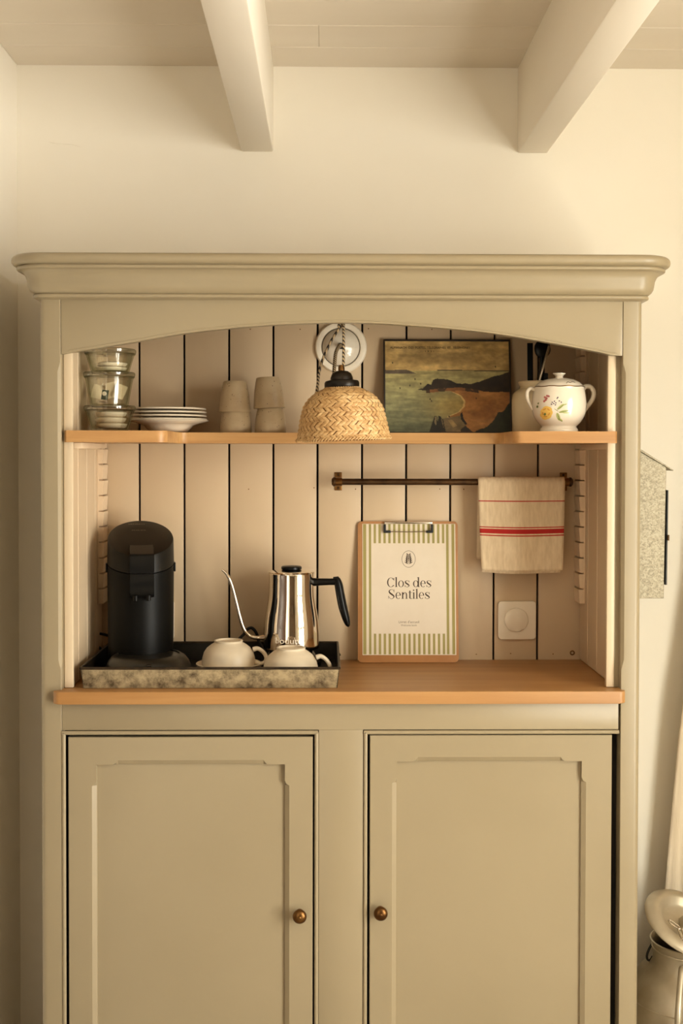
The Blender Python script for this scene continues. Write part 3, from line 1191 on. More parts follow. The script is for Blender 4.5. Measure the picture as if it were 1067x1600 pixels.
# --- wall lamp with a woven shade
YL = 0.03
sl = S(YL)
pc = P(532.5, 543, YB)
lamp = thing('hanging_lamp', 'woven straw lamp hanging on braided flex from a round white wall plate', 'lamp', (pc.x, 0.18, P(535, 688, YL).z))
rot = Matrix.Rotation(math.pi / 2, 3, 'X')
rp = 40.5 / S(YB)
wp = lathe('wall_plate', [(0, 0.0), (rp, 0.0), (rp, 0.004), (rp - .003, .0095), (rp * .84, 0.0115), (rp * .76, 0.0105), (rp * .73, 0.006), (0, 0.006)],
           (pc.x, YB - 0.0003, pc.z), 'white_plastic', lamp, 56, rot=rot)
rd = 29.0 / S(YB)
lathe('dome', [(rd, 0.006), (rd, 0.009), (rd * .92, 0.016), (rd * .7, .0235), (rd * .42, 0.028), (rd * .22, 0.0295), (rd * .16, 0.031), (rd * .12, .0285), (0, .028)],
      (pc.x, YB - 0.0003, pc.z), 'porc', wp, 48, rot=rot)
tube('dome_seam', [(pc.x + (rd + .0008) * math.cos(a), YB - 0.0068, pc.z + (rd + .0008) * math.sin(a)) for a in np.linspace(0, 2 * math.pi, 49)[:-1]],
     0.0009, 'wire', wp, 6, closed=True)
cr = 0.0029
# flex leaving the dome, drooping behind the cap
pA = [P(532, 541, YB - 0.028), P(530.5, 540, YB - 0.06), P(525, 550, YB - 0.09), P(523, 566, YB - 0.11), P(522, 588, YB - 0.13), P(524, 612, YB - .14)]
tube('flex', smooth_path(pA, 8), 0.0042, 'cord', lamp, 10)
lathe('grommet', [(0.007, 0.0), (0.0075, 0.003), (0.005, 0.008), (0.0035, 0.008)], (pc.x - .001, YB - 0.027, pc.z + .001), 'lampblack', lamp, 20, rot=rot)
# flex from the cap up over the hook, and the slack end falling behind the shade
pB = [P(536.5, 572, YL), P(537, 545, YL), P(537, 520, YL + .002), P(536.5, 503, YL + .01), P(534, 496, YL + .03)]
tube('flex', smooth_path(pB, 8), cr, 'cord', lamp, 10)
pC = [P(534, 499, YL + .03), P(530.5, 512, YL + .03), P(519, 530, YL + .05), P(506, 557, YL + .08), P(499, 580, YL + .10), P(496.5, 600, YL + .10), P(493, 625, YL + .10), P(494, 650, YL + .095)]
tube('flex', smooth_path(pC, 8), cr, 'cord', lamp, 10)
pK = P(531, 509, YL + .012)
lathe('flex_knot', [(0, -.0055), (0.004, -.004), (0.0056, 0), (0.004, .004), (0, .0055)], pK, 'cord', lamp, 14)
# hook under the top board that carries the flex
ph = P(535, 496, YL + .03)
tube('hook', smooth_path([(ph.x, ph.y, ZV + 0.006), (ph.x, ph.y, ph.z + .03), (ph.x + .006, ph.y, ph.z + .012), (ph.x + .004, ph.y, ph.z - .003), (ph.x - .004, ph.y, ph.z - .004), (ph.x - .008, ph.y, ph.z + .005)], 6),
     0.0016, 'brass', lamp, 8)
# cap
LX = 537.0
tilt = Matrix.Rotation(-0.035, 3, 'Y')
zb_ = P(LX, 688, YL).z
cl = base_at(LX, YL, zb_)


def L(prof):
    return ppx(prof, 688, YL)


lathe('cable_clamp', L([(0, 581), (5, 581), (5, 574), (3.8, 572), (3.8, 570.5), (0, 570.5)]), cl, 'brass', lamp, 20, rot=tilt)
cap = lathe('cap', L([(25, 607), (27, 605), (27.3, 602), (27.2, 598), (25.5, 595.4), (20, 594), (17.8, 593.5), (17.5, 590), (15, 584), (10, 580.4), (5, 579.5), (0, 579.5)]),
            cl, 'lampblack', lamp, 40, rot=tilt)
shp = [(73.5, 688), (72.5, 684), (69.5, 670), (67, 656), (63.5, 642), (58.5, 630), (51, 620.5), (41, 613), (31, 608), (24, 605.5)]
shp = [(v.x, v.y) for v in smooth_path([(a, b_, 0) for a, b_ in shp], 5)]
prf = L(shp)
liner = [(r - .0016, z) for r, z in prf]
inner = [(r - .0030, z) for r, z in prf]
lathe('shade_lining', liner + list(reversed(inner)), cl, 'straw_in', lamp, 56, rot=tilt)
# herringbone rows: slanted straw ends, one small bulged strip each
cum = [0.0]
for (r0, z0), (r1, z1) in zip(prf[:-1], prf[1:]):
    cum.append(cum[-1] + math.hypot(r1 - r0, z1 - z0))
Ltot = cum[-1]
NROW, NAR = 14, 50
mu = Multi()
rr = random.Random(11)


def sh(u, a, lift):
    r = float(np.interp(u, cum, [p[0] for p in prf])) + lift
    z = float(np.interp(u, cum, [p[1] for p in prf]))
    return cl + tilt @ Vector((r * math.sin(a), -r * math.cos(a), z))


for row in range(NROW):
    u0 = Ltot * row / NROW
    u1 = Ltot * (row + 1) / NROW
    d = 1 if row % 2 else -1
    rm = float(np.interp((u0 + u1) / 2, cum, [p[0] for p in prf]))
    n_ = max(24, int(NAR * rm / prf[0][0]))
    da = 2 * math.pi / n_
    ph_ = rr.random()
    for k in range(n_):
        a0 = da * (k + ph_ + rr.uniform(-.1, .1))
        wv = da * 0.46 * rr.uniform(.9, 1.1)
        sl_ = da * 0.9 * d
        lf = rr.uniform(0.0022, 0.0034)
        pts_ = []
        for i in range(5):
            t = i / 4
            u = u0 + (u1 - u0) * (t * 1.16 - .08)
            u = min(max(u, 0), Ltot)
            ac = a0 + sl_ * (t - .5)
            bl = math.sin(math.pi * (0.06 + .88 * t))
            for jx_ in (-1, 0, 1):
                pts_.append(sh(u, ac + jx_ * wv * (.75 + .25 * bl), (lf * bl - .0008 if jx_ == 0 else -0.0012 + .0010 * bl)))
        n0 = len(mu.v)
        mu.v += pts_
        for i in range(4):
            for jx_ in range(2):
                q = n0 + i * 3 + jx_
                mu.f.append((q, q + 1, q + 4, q + 3))
so = mu.build('shade', 'straw', lamp, recalc=False, angle=60)
so['label'] = 'herringbone woven straw shade'
# overcast stitched hem and top edge
for (u, r_, n_) in ((0.0, 0.0024, 90), (Ltot * .985, 0.0016, 44)):
    mu = Multi()
    for k in range(n_):
        a = 2 * math.pi * k / n_
        a2 = a + 2 * math.pi / n_ * 1.1
        mu.add(tube_data([sh(max(u - .0008, 0) if u else 0.0, a, -0.001) + Vector((0, 0, -.001)), sh(u + .0025 if not u else u, (a + a2) / 2, 0.0022), sh(u + .005 if not u else Ltot, a2, 0.0003)],
                         [r_ * .55, r_ * .7, r_ * .45], 6))
    mu.build('stitched_edge', 'straw', lamp, angle=60)

# --- printed almanac picture leaning on the back
pL, pR = P(599.5, 604, .318), P(798.5, 604, .318)
wpic = pR.x - pL.x
Yb, Yt = 0.302, 0.338
zt_ = P(700, 531, Yt).z
hpic = math.hypot(zt_ - ZS, Yt - Yb)
lean = -math.atan2(Yt - Yb, zt_ - ZS)
pic = thing('almanac_picture', 'old printed seascape almanac board in a dark frame leaning on the shelf', 'picture',
            ((pL.x + pR.x) / 2, Yb, ZS + 0.0004), rot=(lean, 0, 0.0))
bm = bmesh.new()
prism_bm(bm, [(-wpic / 2, 0), (wpic / 2, 0), (wpic / 2, hpic), (-wpic / 2, hpic)], 0.0, 0.006, 'Y', 0.001)
from_bm('board', bm, 'frame_dark', pic)
for (a, b_, c_, d_) in ((-wpic / 2, wpic / 2, hpic - .0042, hpic), (-wpic / 2, wpic / 2, 0, 0.0032), (-wpic / 2, -wpic / 2 + .0036, .0032, hpic - .0042), (wpic / 2 - .0036, wpic / 2, .0032, hpic - .0042)):
    box('frame_strip', a, b_, -0.0022, 0.0005, c_, d_, 'frame_dark', pic, 0.0006)

# the print: colours laid out over a fine grid (flat print)
GX, GY = 240, 180
U, V = np.meshgrid(np.linspace(0, 1, GX), np.linspace(0, 1, GY))      # V down from the top
rng = np.random.default_rng(4)


def vnoise(sx, sy, octs=4, seed=0):
    g_ = np.random.default_rng(seed)
    out = np.zeros_like(U)
    amp, tot = 1.0, 0.0
    for o_ in range(octs):
        nx, ny = int(sx * 2 ** o_) + 2, int(sy * 2 ** o_) + 2
        grd = g_.random((ny, nx))
        x = U * (nx - 1.001); y_ = V * (ny - 1.001)
        xi, yi = x.astype(int), y_.astype(int)
        fx, fy = x - xi, y_ - yi
        fx, fy = fx * fx * (3 - 2 * fx), fy * fy * (3 - 2 * fy)
        out += amp * ((grd[yi, xi] * (1 - fx) + grd[yi, xi + 1] * fx) * (1 - fy) + (grd[yi + 1, xi] * (1 - fx) + grd[yi + 1, xi + 1] * fx) * fy)
        tot += amp
        amp *= 0.55
    return out / tot


img = np.zeros((GY, GX, 3))


def C(*c):
    return np.array(c, float)


n1, n2, n3 = vnoise(5, 9, 5, 1), vnoise(14, 10, 4, 2), vnoise(4, 22, 4, 3)
# sky
t = np.clip((n1 - 0.35) / 0.3, 0, 1)[..., None]
sky = C(150, 122, 72) * (1 - t) + C(196, 164, 104) * t
cl_ = np.clip((vnoise(4, 11, 5, 9) - .52) * 7, 0, 1)[..., None] * np.clip(1 - np.abs(V - .15) / .16, 0, 1)[..., None]
sky = sky * (1 - .45 * cl_) + C(118, 98, 62) * .45 * cl_
img[:] = sky
# sea
t = np.clip((V - .33) / .67, 0, 1)[..., None]
sea = C(164, 150, 98) * (1 - t) + C(104, 108, 80) * t
tt = np.clip((n3 - .4) / .25, 0, 1)[..., None]
sea = sea * (0.88 + 0.2 * tt)
warm_ = np.exp(-(((U - .56) / .22) ** 2 + ((V - .72) / .16) ** 2))[..., None]
sea = sea * (1 - .7 * warm_) + C(186, 156, 84) * .7 * warm_
img = np.where((V > .325)[..., None], sea, img)


def interp_mask(pts_, u=U):
    return np.interp(u, [p[0] for p in pts_], [p[1] for p in pts_])


# horizon and far headland
img = np.where(((np.abs(V - (.322 + .012 * (U - .5))) < .005) & (U > .42))[..., None], C(70, 60, 46), img)
hd = interp_mask([(0, .318), (.05, .322), (.1, .315), (.17, .313), (.21, .335), (.25, .356), (.3, .36)])
img = np.where(((V > hd) & (V < .358) & (U < .25))[..., None], C(92, 78, 62) * (.8 + .4 * n2[..., None]), img)
# beach
sh_ = np.interp(V, [.5, .55, .6, .66, .72, .78, .83, .9, 1.0], [.40, .52, .60, .63, .625, .585, .5, .46, .45])
bch = (V > .535) & (U > sh_ + .012 * (n2 - .5))
t = np.clip((n1 - .3) / .35, 0, 1)[..., None]
img = np.where(bch[..., None], C(146, 96, 50) * (1 - t) + C(182, 130, 72) * t, img)
foam = (np.abs(U - sh_ - .004) < .008) & (V > .56) & (V < .84)
img = np.where(foam[..., None], C(206, 176, 112), img)
# dark promontory
pt = interp_mask([(.26, .535), (.30, .52), (.34, .475), (.37, .485), (.385, .43), (.42, .415), (.47, .412), (.52, .43), (.57, .47), (.62, .475), (.64, .46), (.68, .47), (.75, .45), (.85, .40), (.93, .37), (1, .335)])
pb = interp_mask([(.26, .537), (.33, .545), (.45, .525), (.6, .515), (.7, .53), (.8, .555), (1, .565)])
prom = (V > pt + .02 * (n2 - .5)) & (V < pb + .015 * (n2 - .5)) & (U > .26)
img = np.where(prom[..., None], C(40, 30, 20) * (.7 + .9 * n2[..., None]), img)
rim_ = (V >= pb - .004) & (V < pb + .03) & (U > .33) & (U < .75)
img = np.where((rim_ & (n2 > .46))[..., None], C(126, 82, 46), img)
img = np.where((rim_ & (n2 <= .46))[..., None], C(66, 46, 28), img)
# bushes low right
bs = interp_mask([(.70, 1.02), (.76, .97), (.82, .93), (.87, .86), (.90, .78), (.94, .77), (.97, .72), (1.0, .66)])
bush = (V > bs + .05 * (n2 - .5)) & (U > .7)
img = np.where(bush[..., None], C(30, 32, 18) * (.6 + 1.1 * n2[..., None]), img)
# huts at the foot


def inpoly(poly):
    m_ = np.zeros_like(U, bool)
    n_ = len(poly)
    for i in range(n_):
        (x0, y0_), (x1, y1_) = poly[i], poly[(i + 1) % n_]
        cond = ((y0_ > V) != (y1_ > V))
        with np.errstate(divide='ignore', invalid='ignore'):
            xx = (x1 - x0) * (V - y0_) / (y1_ - y0_ + 1e-12) + x0
        m_ ^= cond & (U < xx)
    return m_


for poly, col_ in (([(.35, 1), (.395, .82), (.415, .83), (.42, .9), (.425, .82), (.445, .83), (.475, 1)], (34, 30, 22)),
                   ([(.395, .83), (.413, .83), (.405, .93), (.392, .9)], (120, 104, 74)),
                   ([(.445, .86), (.50, .84), (.60, .82), (.65, .94), (.65, 1), (.475, 1)], (124, 104, 70)),
                   ([(.50, .87), (.53, .86), (.575, .93), (.54, .95)], (160, 134, 86)),
                   ([(.60, .80), (.615, .78), (.625, .85), (.655, .91), (.64, .92), (.605, .86)], (26, 22, 18)),
                   ([(.60, .97), (.64, .93), (.70, 1), (.60, 1)], (44, 36, 26)),
                   ([(.455, .86), (.462, .86), (.482, 1), (.472, 1)], (30, 26, 20))):
    img = np.where(inpoly(poly)[..., None], C(*col_) * (.8 + .4 * n2[..., None]), img)
# little sails and specks
for (u, v_) in ((.24, .42), (.12, .52), (.36, .64), (.285, .47), (.73, .63), (.06, .24), (.51, .83), (.2, .49), (.89, .28), (.37, .66)):
    img = np.where((((U - u) / .005) ** 2 + ((V - v_) / .011) ** 2 < 1)[..., None], C(52, 42, 30), img)
img *= 1.06 * (0.86 + 0.28 * vnoise(30, 30, 3, 21)[..., None])
img = np.clip(img, 0, 255) / 255.0
lin_img = np.where(img <= 0.04045, img / 12.92, ((img + 0.055) / 1.055) ** 2.4)
wi, hi_ = wpic - .0066, hpic - .0070
verts = np.stack([(-wi / 2 + wi * U), np.full_like(U, -0.0006), (.0030 + hi_ * (1 - V))], -1).reshape(-1, 3)
faces = [(r * GX + c, r * GX + c + 1, (r + 1) * GX + c + 1, (r + 1) * GX + c) for r in range(GY - 1) for c in range(GX - 1)]
pr_o = mesh('print', [tuple(v) for v in verts], faces, 'picture', pic, smooth=False, recalc=False)
ca = pr_o.data.color_attributes.new('Col', 'FLOAT_COLOR', 'POINT')
rgba = np.ones((GX * GY, 4), np.float32)
rgba[:, :3] = lin_img.reshape(-1, 3)
ca.data.foreach_set('color', rgba.ravel())


def put_text(name, s, size, cx_, cz_, yy, m, parent, spacing=1.0, width=None):
    v, f = text_data(s, size, spacing=spacing)
    xs_ = [p[0] for p in v]
    w0, w1 = min(xs_), max(xs_)
    k_ = (width / (w1 - w0)) if width else 1.0
    v = [(cx_ + (p[0] - (w0 + w1) / 2) * k_, yy, cz_ + p[1]) for p in v]
    return mesh(name, v, f, m, parent, smooth=False, recalc=False)


put_text('lettering', 'ALMANACH  DES  POSTES, TÉLÉGRAPHES  ET  TÉLÉPHONES', 0.0078, -wi / 2 + wi * .365, .003 + hi_ * .915, -0.0012, 'print_ink', pic, width=wi * .645)
put_text('lettering', '1 9 2 1', 0.0056, -wi / 2 + wi * .36, .003 + hi_ * .878, -0.0012, 'print_ink', pic, width=wi * .07)

# --- stoneware crock with kitchen tools
YK = 0.235
sk = S(YK)
ck = base_at(837, YK, ZS + .0003)
crp = ppx([(0, 672), (34, 672), (36.5, 669), (37.5, 640), (37.5, 622), (36, 612), (31, 606.5), (25.5, 603), (24.8, 600), (27, 596.5), (27.8, 593.5), (26.5, 592), (23.5, 592.5),
           (22.5, 600), (33, 612), (35, 625), (35, 660), (30, 667), (0, 667)], 673, YK)
tag(lathe('stoneware_crock', [(r, max(z, 0)) for r, z in crp], ck, 'crock', None, 48), 'pale stoneware crock behind the flowered sugar bowl', 'crock')


def bar(name, label, cat, m, a, b_, w, t_, Ya, Yb_, group=None, taper=1.0):
    A, B = P(a[0], a[1], Ya), P(b_[0], b_[1], Yb_)
    d = (B - A).normalized()
    side = d.cross(Vector((0, 1, 0))).normalized()
    nrm = side.cross(d).normalized()
    bm = bmesh.new()
    v = []
    for (o_, ww) in ((A, w), (B, w * taper)):
        for (sx_, sy_) in ((-1, -1), (1, -1), (1, 1), (-1, 1)):
            v.append(bm.verts.new(o_ + side * sx_ * ww / 2 + nrm * sy_ * t_ / 2))
    for q in ((3, 2, 1, 0), (4, 5, 6, 7), (0, 1, 5, 4), (1, 2, 6, 5), (2, 3, 7, 6), (3, 0, 4, 7)):
        bm.faces.new([v[i] for i in q])
    bmesh.ops.bevel(bm, geom=list(bm.edges), offset=min(w, t_) * .25, segments=2, affect='EDGES', clamp_overlap=True)
    return tag(from_bm(name, bm, m), label, cat, group)


gk = 'kitchen tools in the crock'
bar('kitchen_turner', 'flat dark spatula standing upright in the crock', 'utensil', 'black', (829, 660), (828, 536), 9 / sk, 0.002, YK + .012, YK + .02, gk)
ld = thing('serving_spoon', 'black plastic serving spoon with rounded bowl standing in the crock', 'utensil', P(846, 662, YK), gk)
qa, qb = P(846, 662, YK), P(847, 556, YK + .004)
tube('handle', [qa, qb], [0.0045, 0.0062], 'black', ld, 10, flat=.6)
bm = bmesh.new()
bmesh.ops.create_uvsphere(bm, u_segments=20, v_segments=12, radius=1.0)
qc = P(847.5, 545, YK + .004)
bmesh.ops.transform(bm, matrix=Matrix.Translation(qc) @ Matrix.Diagonal((13.0 / sk, 0.006, 15.0 / sk, 1)), verts=bm.verts)
from_bm('bowl', bm, 'black', ld)
bar('cooking_fork', 'black ridged nylon tool handle behind the metal straw in the crock', 'utensil', 'rubber', (850, 660), (853, 583), 6.5 / sk, .004, YK - .005, YK - .003, gk)
rod = thing('metal_skewer', 'slim bright steel rod leaning diagonally out of the crock', 'utensil', P(826, 655, YK - .01), gk)
tube('shaft', [P(826, 655, YK - .01), P(858, 540, YK - .012)], 0.0031, 'chrome', rod, 10)
lathe('end_cap', [(0, -.001), (.0035, 0), (.0035, .004), (0, .006)], P(858.5, 538, YK - .012), 'bronze', rod, 12)

# --- flowered sugar bowl
YG = 0.085
sg = S(YG)
cg = base_at(873, YG, ZS + .0003)
sug = thing('sugar_bowl', 'white two-handled sugar bowl with painted flowers and a knobbed lid', 'sugar bowl', cg)
sp_px = [(0, 672.5), (28, 672.5), (29.5, 671), (29, 668), (27, 665.5), (27.3, 663.5), (31, 660), (36.5, 653), (40.5, 644.5), (42.3, 634), (42, 623), (40.5, 613), (39, 606),
         (39.4, 603.5), (38.5, 602.2), (36.5, 602.5), (36, 606), (37.5, 614), (39.5, 624), (39.3, 634), (36, 647), (28, 658), (0, 660)]
bprof = ppx([(v.x, v.y) for v in smooth_path([(a, b_, 0) for a, b_ in sp_px], 3)], 672.6, YG)
bprof = [(max(r, 0), max(z, 0)) for r, z in bprof]
bprof[0] = (0, 0); bprof[-1] = (0, bprof[-1][1])
lathe('bowl', bprof, cg, 'porc', sug, 64)
lidp = ppx([(37.5, 602.2), (36.8, 600.2), (32, 595.5), (24, 591.3), (14, 589), (6.5, 588.2), (5.8, 586), (7.5, 583.6), (9.8, 582), (9.8, 581), (7, 580.2), (0, 580)], 672.6, YG)
ld_ = lathe('lid', lidp, cg, 'porc', sug, 56)
# dark gilt line round the lid joint, slightly wavy
zg = (672.6 - 602.6) / sg
tube('rim_line', [(cg.x + (39.6 / sg) * math.sin(a), cg.y - (39.6 / sg) * math.cos(a), cg.z + zg + .0006 * math.sin(a * 9)) for a in np.linspace(0, 2 * math.pi, 73)[:-1]],
     0.0009, 'brass', sug, 6, closed=True)
tube('lid_crack_line', smooth_path([(cg.x + r_ * math.sin(a), cg.y - r_ * math.cos(a), cg.z + z_) for a, r_, z_ in
                                    ((.12, 35.5 / sg, (672.6 - 598.6) / sg), (.2, 33.5 / sg, (672.6 - 596.2) / sg), (.32, 34.6 / sg, (672.6 - 597.3) / sg), (.45, 32.8 / sg, (672.6 - 595.6) / sg), (.6, 34 / sg, (672.6 - 596.8) / sg))], 4),
     0.0005, 'ink', ld_, 6)


def hand(pts_, rads):
    tube('handle', smooth_path([P(a, b_, YG) for a, b_ in pts_], 6), [r / sg for r in rads], 'porc', sug, 14)


hand([(836, 609), (829, 607), (824, 612), (824, 622), (828, 632), (833, 640)], [3.2, 3.0, 3.0, 3.0, 2.8, 2.6])
hand([(909, 610), (915, 604), (923, 605), (927.5, 613), (926, 623), (920, 632), (912, 643), (905, 655)], [4.2, 4.0, 3.8, 3.8, 3.8, 3.6, 3.4, 3.0])
# painted flowers lying on the glaze
zs_ = [z for r, z in bprof[:50]]


def surf(px, py):
    z = (672.6 - py) / sg
    outer = [(r, zz_) for r, zz_ in bprof if True]
    # outer wall radius at this height: first part of the profile (going up)
    k_ = max(range(len(bprof)), key=lambda i: bprof[i][1])
    r = float(np.interp(z, [p[1] for p in bprof[:k_ + 1]], [p[0] for p in bprof[:k_ + 1]])) + .0004
    x = (px - 873) / sg
    a = math.asin(max(-.99, min(.99, x / r)))
    return Vector((cg.x + r * math.sin(a), cg.y - r * math.cos(a), cg.z + z))


def blob(mu_, cx_, cy_, rx, ry, ang=0.0, n=10):
    c_, s_ = math.cos(ang), math.sin(ang)
    for ring_r0, ring_r1 in ((0, .5), (.5, 1)):
        for k in range(n):
            a, b = 2 * math.pi * k / n, 2 * math.pi * (k + 1) / n
            pp_ = []
            for rr_, an in ((ring_r0, a), (ring_r1, a), (ring_r1, b), (ring_r0, b)):
                x, y_ = rx * rr_ * math.cos(an), ry * rr_ * math.sin(an)
                pp_.append(surf(cx_ + x * c_ - y_ * s_, cy_ + x * s_ + y_ * c_))
            if ring_r0 == 0:
                pp_ = pp_[:3]
            mu_.poly(pp_)


fl = {k: Multi() for k in ('yellow', 'orange', 'pink', 'violet', 'green', 'olive')}
M['yellow'] = mat('glaze_yellow', (226, 184, 92), 0.25); M['orange'] = mat('glaze_orange', (206, 148, 70), 0.25)
M['pink'] = mat('glaze_rose', (170, 96, 92), 0.25); M['violet'] = mat('glaze_violet', (104, 92, 104), 0.25)
M['greenl'] = mat('glaze_green', (168, 172, 112), 0.25); M['olive'] = mat('glaze_olive', (112, 118, 70), 0.25)
rr = random.Random(2)
for k in range(7):
    a = k * 2 * math.pi / 7
    blob(fl['yellow'], 847.5 + 5 * math.cos(a), 644 + 7 * math.sin(a), 3.6, 4.6, a)
for k in range(5):
    a = k * 2 * math.pi / 5 + .4
    blob(fl['orange'], 847 + 4.4 * math.cos(a), 643.5 + 6 * math.sin(a), 1.1, 2.6, a)
blob(fl['yellow'], 847.5, 644, 4.0, 5.2)
blob(fl['olive'], 845.5, 646, 1.6, 2.2)
for (x, y_) in ((845, 620), (848, 618), (846, 624), (844, 626), (850, 618.5), (847, 621.5)):
    blob(fl['pink'], x, y_, 1.5, 1.9, rr.random() * 3)
for (x, y_) in ((855, 628), (858, 626.5), (857, 630), (860, 629), (863, 620.5), (862, 622), (865, 626), (859.5, 632), (854, 631), (868, 628)):
    blob(fl['violet'], x, y_, .9, 1.3, rr.random() * 3)
for (x, y_, rx, ry, a) in ((867, 635, 6.5, 2.0, -.7), (872, 632, 5.0, 1.0, -.3), (872, 642, 7.5, 1.9, -.2), (876, 644, 6, 1.0, 0), (864.5, 650, 6.5, 2.6, 1.15), (868, 654, 4.8, 1.3, .6)):
    blob(fl['green'], x, y_, rx, ry, a, 14)
for (x, y_, rx, ry, a) in ((867, 635.6, 6, .45, -.7), (872, 642.3, 7, .45, -.2), (865, 650.4, 6, .5, 1.15), (868, 655.2, 4.6, .6, .6), (861, 640, 4, .4, .6), (835.5, 634, 1.2, 2, 0), (836.5, 629, .8, 1.6, .3)):
    blob(fl['olive'], x, y_, rx, ry, a, 12)
for k, m_ in (('yellow', 'yellow'), ('pink', 'pink'), ('violet', 'violet'), ('green', 'greenl')):
    fl[k].build('painted_flower' if k != 'green' else 'painted_leaf', m_, sug, recalc=False)
for k in ('orange', 'olive'):
    for i in range(len(fl[k].v)):
        d = (fl[k].v[i] - Vector((cg.x, cg.y, fl[k].v[i].z))).normalized()
        fl[k].v[i] = fl[k].v[i] + d * .0003
    fl[k].build('painted_detail', k, sug, recalc=False)

# ------------------------------------------------------------------ towel rail and towel
YRL = YB - 0.042
rail = thing('towel_rail', 'thin bronze towel rail on two brackets screwed to the back boards', 'towel rail', P(707, 768, YB))
a, b_ = P(526, 753.5, YRL), P(887, 752.5, YRL)
zrl = (a.z + b_.z) / 2
rrl = 5.0 / S(YRL)
tube('rod', [(a.x, YRL, zrl), (b_.x, YRL, zrl)], rrl, 'bronze', rail, 18)
for x in (a.x + .004, b_.x - .002):
    pl_ = box('bracket', x - 0.0085, x + 0.0085, YB - 0.0028, YB - 0.0003, zrl - 0.021, zrl + 0.021, 'brass', rail, 0.001)
    tube('arm', [(x, YB - .002, zrl), (x, YRL + rrl, zrl)], 0.0055, 'bronze', pl_, 12)
    tube('collar', [(x - .008, YRL, zrl), (x + .008, YRL, zrl)], rrl + 0.0024, 'brass', pl_, 18)
    for dz_ in (-.0155, .0155):
        lathe('screw_head', [(0, .0014), (.0022, .001), (.003, 0)], (x, YB - .0028, zrl + dz_), 'bronze', pl_, 10, rot=Matrix.Rotation(math.pi / 2, 3, 'X'))
for x, d in ((a.x, -1), (b_.x, 1)):
    lathe('end_knob', [(0, 0), (rrl * .9, 0), (rrl * 1.45, .003), (rrl * 1.5, .007), (rrl * 1.0, .011), (0, .012)], (x, YRL, zrl), 'bronze', rail, 18,
          rot=Matrix.Rotation(d * math.pi / 2, 3, 'Y'))

# towel: folded cloth over the rod; a running-length attribute carries the woven stripes
sT = S(YRL - .01)
tx0, tx1 = P(747, 800, YRL - .01).x, P(882, 800, YRL - .01).x
NU, NV = 28, 76
frontL = (883 - 746) / sT
backL = (868 - 746) / sT
ro = rrl + 0.003
arcL = math.pi * ro
tot_ = frontL + arcL + backL
vv, run = [], []


def cloth_pt(u, l, push=0.0):
    """u across 0..1, l running length from the front hem up over the rod to the back hem"""
    wob = 0.0022 * math.sin(u * 9.2 + 1.3) + 0.0016 * math.sin(u * 4.1 + l * 22)
    if l < frontL:
        z = zrl + (l - frontL)
        drop = (frontL - l) / frontL
        y_ = YRL - ro - 0.001 - drop * 0.010 + wob * (.25 + drop)
        xa_, xb_ = tx0 + 0.0075 * drop ** 1.4, tx1 - 0.0065 * drop ** 1.2
        z -= 0.004 * math.sin(math.pi * u) * drop
    elif l < frontL + arcL:
        an = (l - frontL) / ro
        y_ = YRL - ro * math.cos(an)
        z = zrl + ro * math.sin(an)
        xa_, xb_ = tx0, tx1
    else:
        d = (l - frontL - arcL)
        drop = d / backL
        z = zrl - d
        y_ = YRL + ro + 0.001 + drop * 0.004 - wob * drop * .6
        y_ = min(y_, YB - 0.004)
        xa_, xb_ = tx0 + 0.001 - 0.001 * drop, tx1 - 0.002 - 0.0045 * drop
    return Vector((xa_ + (xb_ - xa_) * u, y_ + push, z))


ls = [tot_ * k / NV for k in range(NV + 1)]
for l in ls:
    for i in range(NU + 1):
        vv.append(cloth_pt(i / NU, l))
        run.append(l)
ff = []
for k in range(NV):
    for i in range(NU):
        q = k * (NU + 1) + i
        ff.append((q, q + 1, q + NU + 2, q + NU + 1))


def run_at(py):
    return frontL - (py - 748) / sT


bands = [(run_at(778.2), run_at(776.6)), (run_at(818.6), run_at(817.0)), (run_at(827.5), run_at(820.3)), (run_at(831.4), run_at(829.6))]
tw = mesh('tea_towel', vv, ff, towel_mat(bands), None, angle=180)
at = tw.data.attributes.new('run', 'FLOAT', 'POINT')
at.data.foreach_set('value', run)
so = tw.modifiers.new('thick', 'SOLIDIFY'); so.thickness = 0.0035; so.offset = 0.0
tag(tw, 'cream linen tea towel with red stripes folded over the towel rail', 'towel')
# folded second layer peeking out below and at the left of the front layer
v2, run2 = [], []
for l in [frontL * (-0.028 + 1.0 * k / 30) for k in range(31)]:
    for i in range(NU + 1):
        p_ = cloth_pt(i / NU, max(l, 0.0))
        p_.y += 0.0055
        if l < 0:
            p_.z += l
        p_.x = tx0 - .0008 + (p_.x - tx0) * (0.972 if i else 1) + 0.0012
        v2.append(p_ - Vector(tw.location)); run2.append(0.001)
f2 = []
for k in range(30):
    for i in range(NU):
        q = k * (NU + 1) + i
        f2.append((q, q + 1, q + NU + 2, q + NU + 1))
fo = mesh('inner_fold', v2, f2, tw.data.materials[0], tw, angle=180)
so = fo.modifiers.new('thick', 'SOLIDIFY'); so.thickness = 0.003; so.offset = 0.0

# ------------------------------------------------------------------ dimmer plate and hidden socket
def rrect(x0, x1, z0, z1, r, n=5):
    o = []
    for (cx_, cz_, a0) in ((x1 - r, z1 - r, 0), (x0 + r, z1 - r, 90), (x0 + r, z0 + r, 180), (x1 - r, z0 + r, 270)):
        for k in range(n + 1):
            a = math.radians(a0 + 90 * k / n)
            o.append((cx_ + r * math.cos(a), cz_ + r * math.sin(a)))
    return o


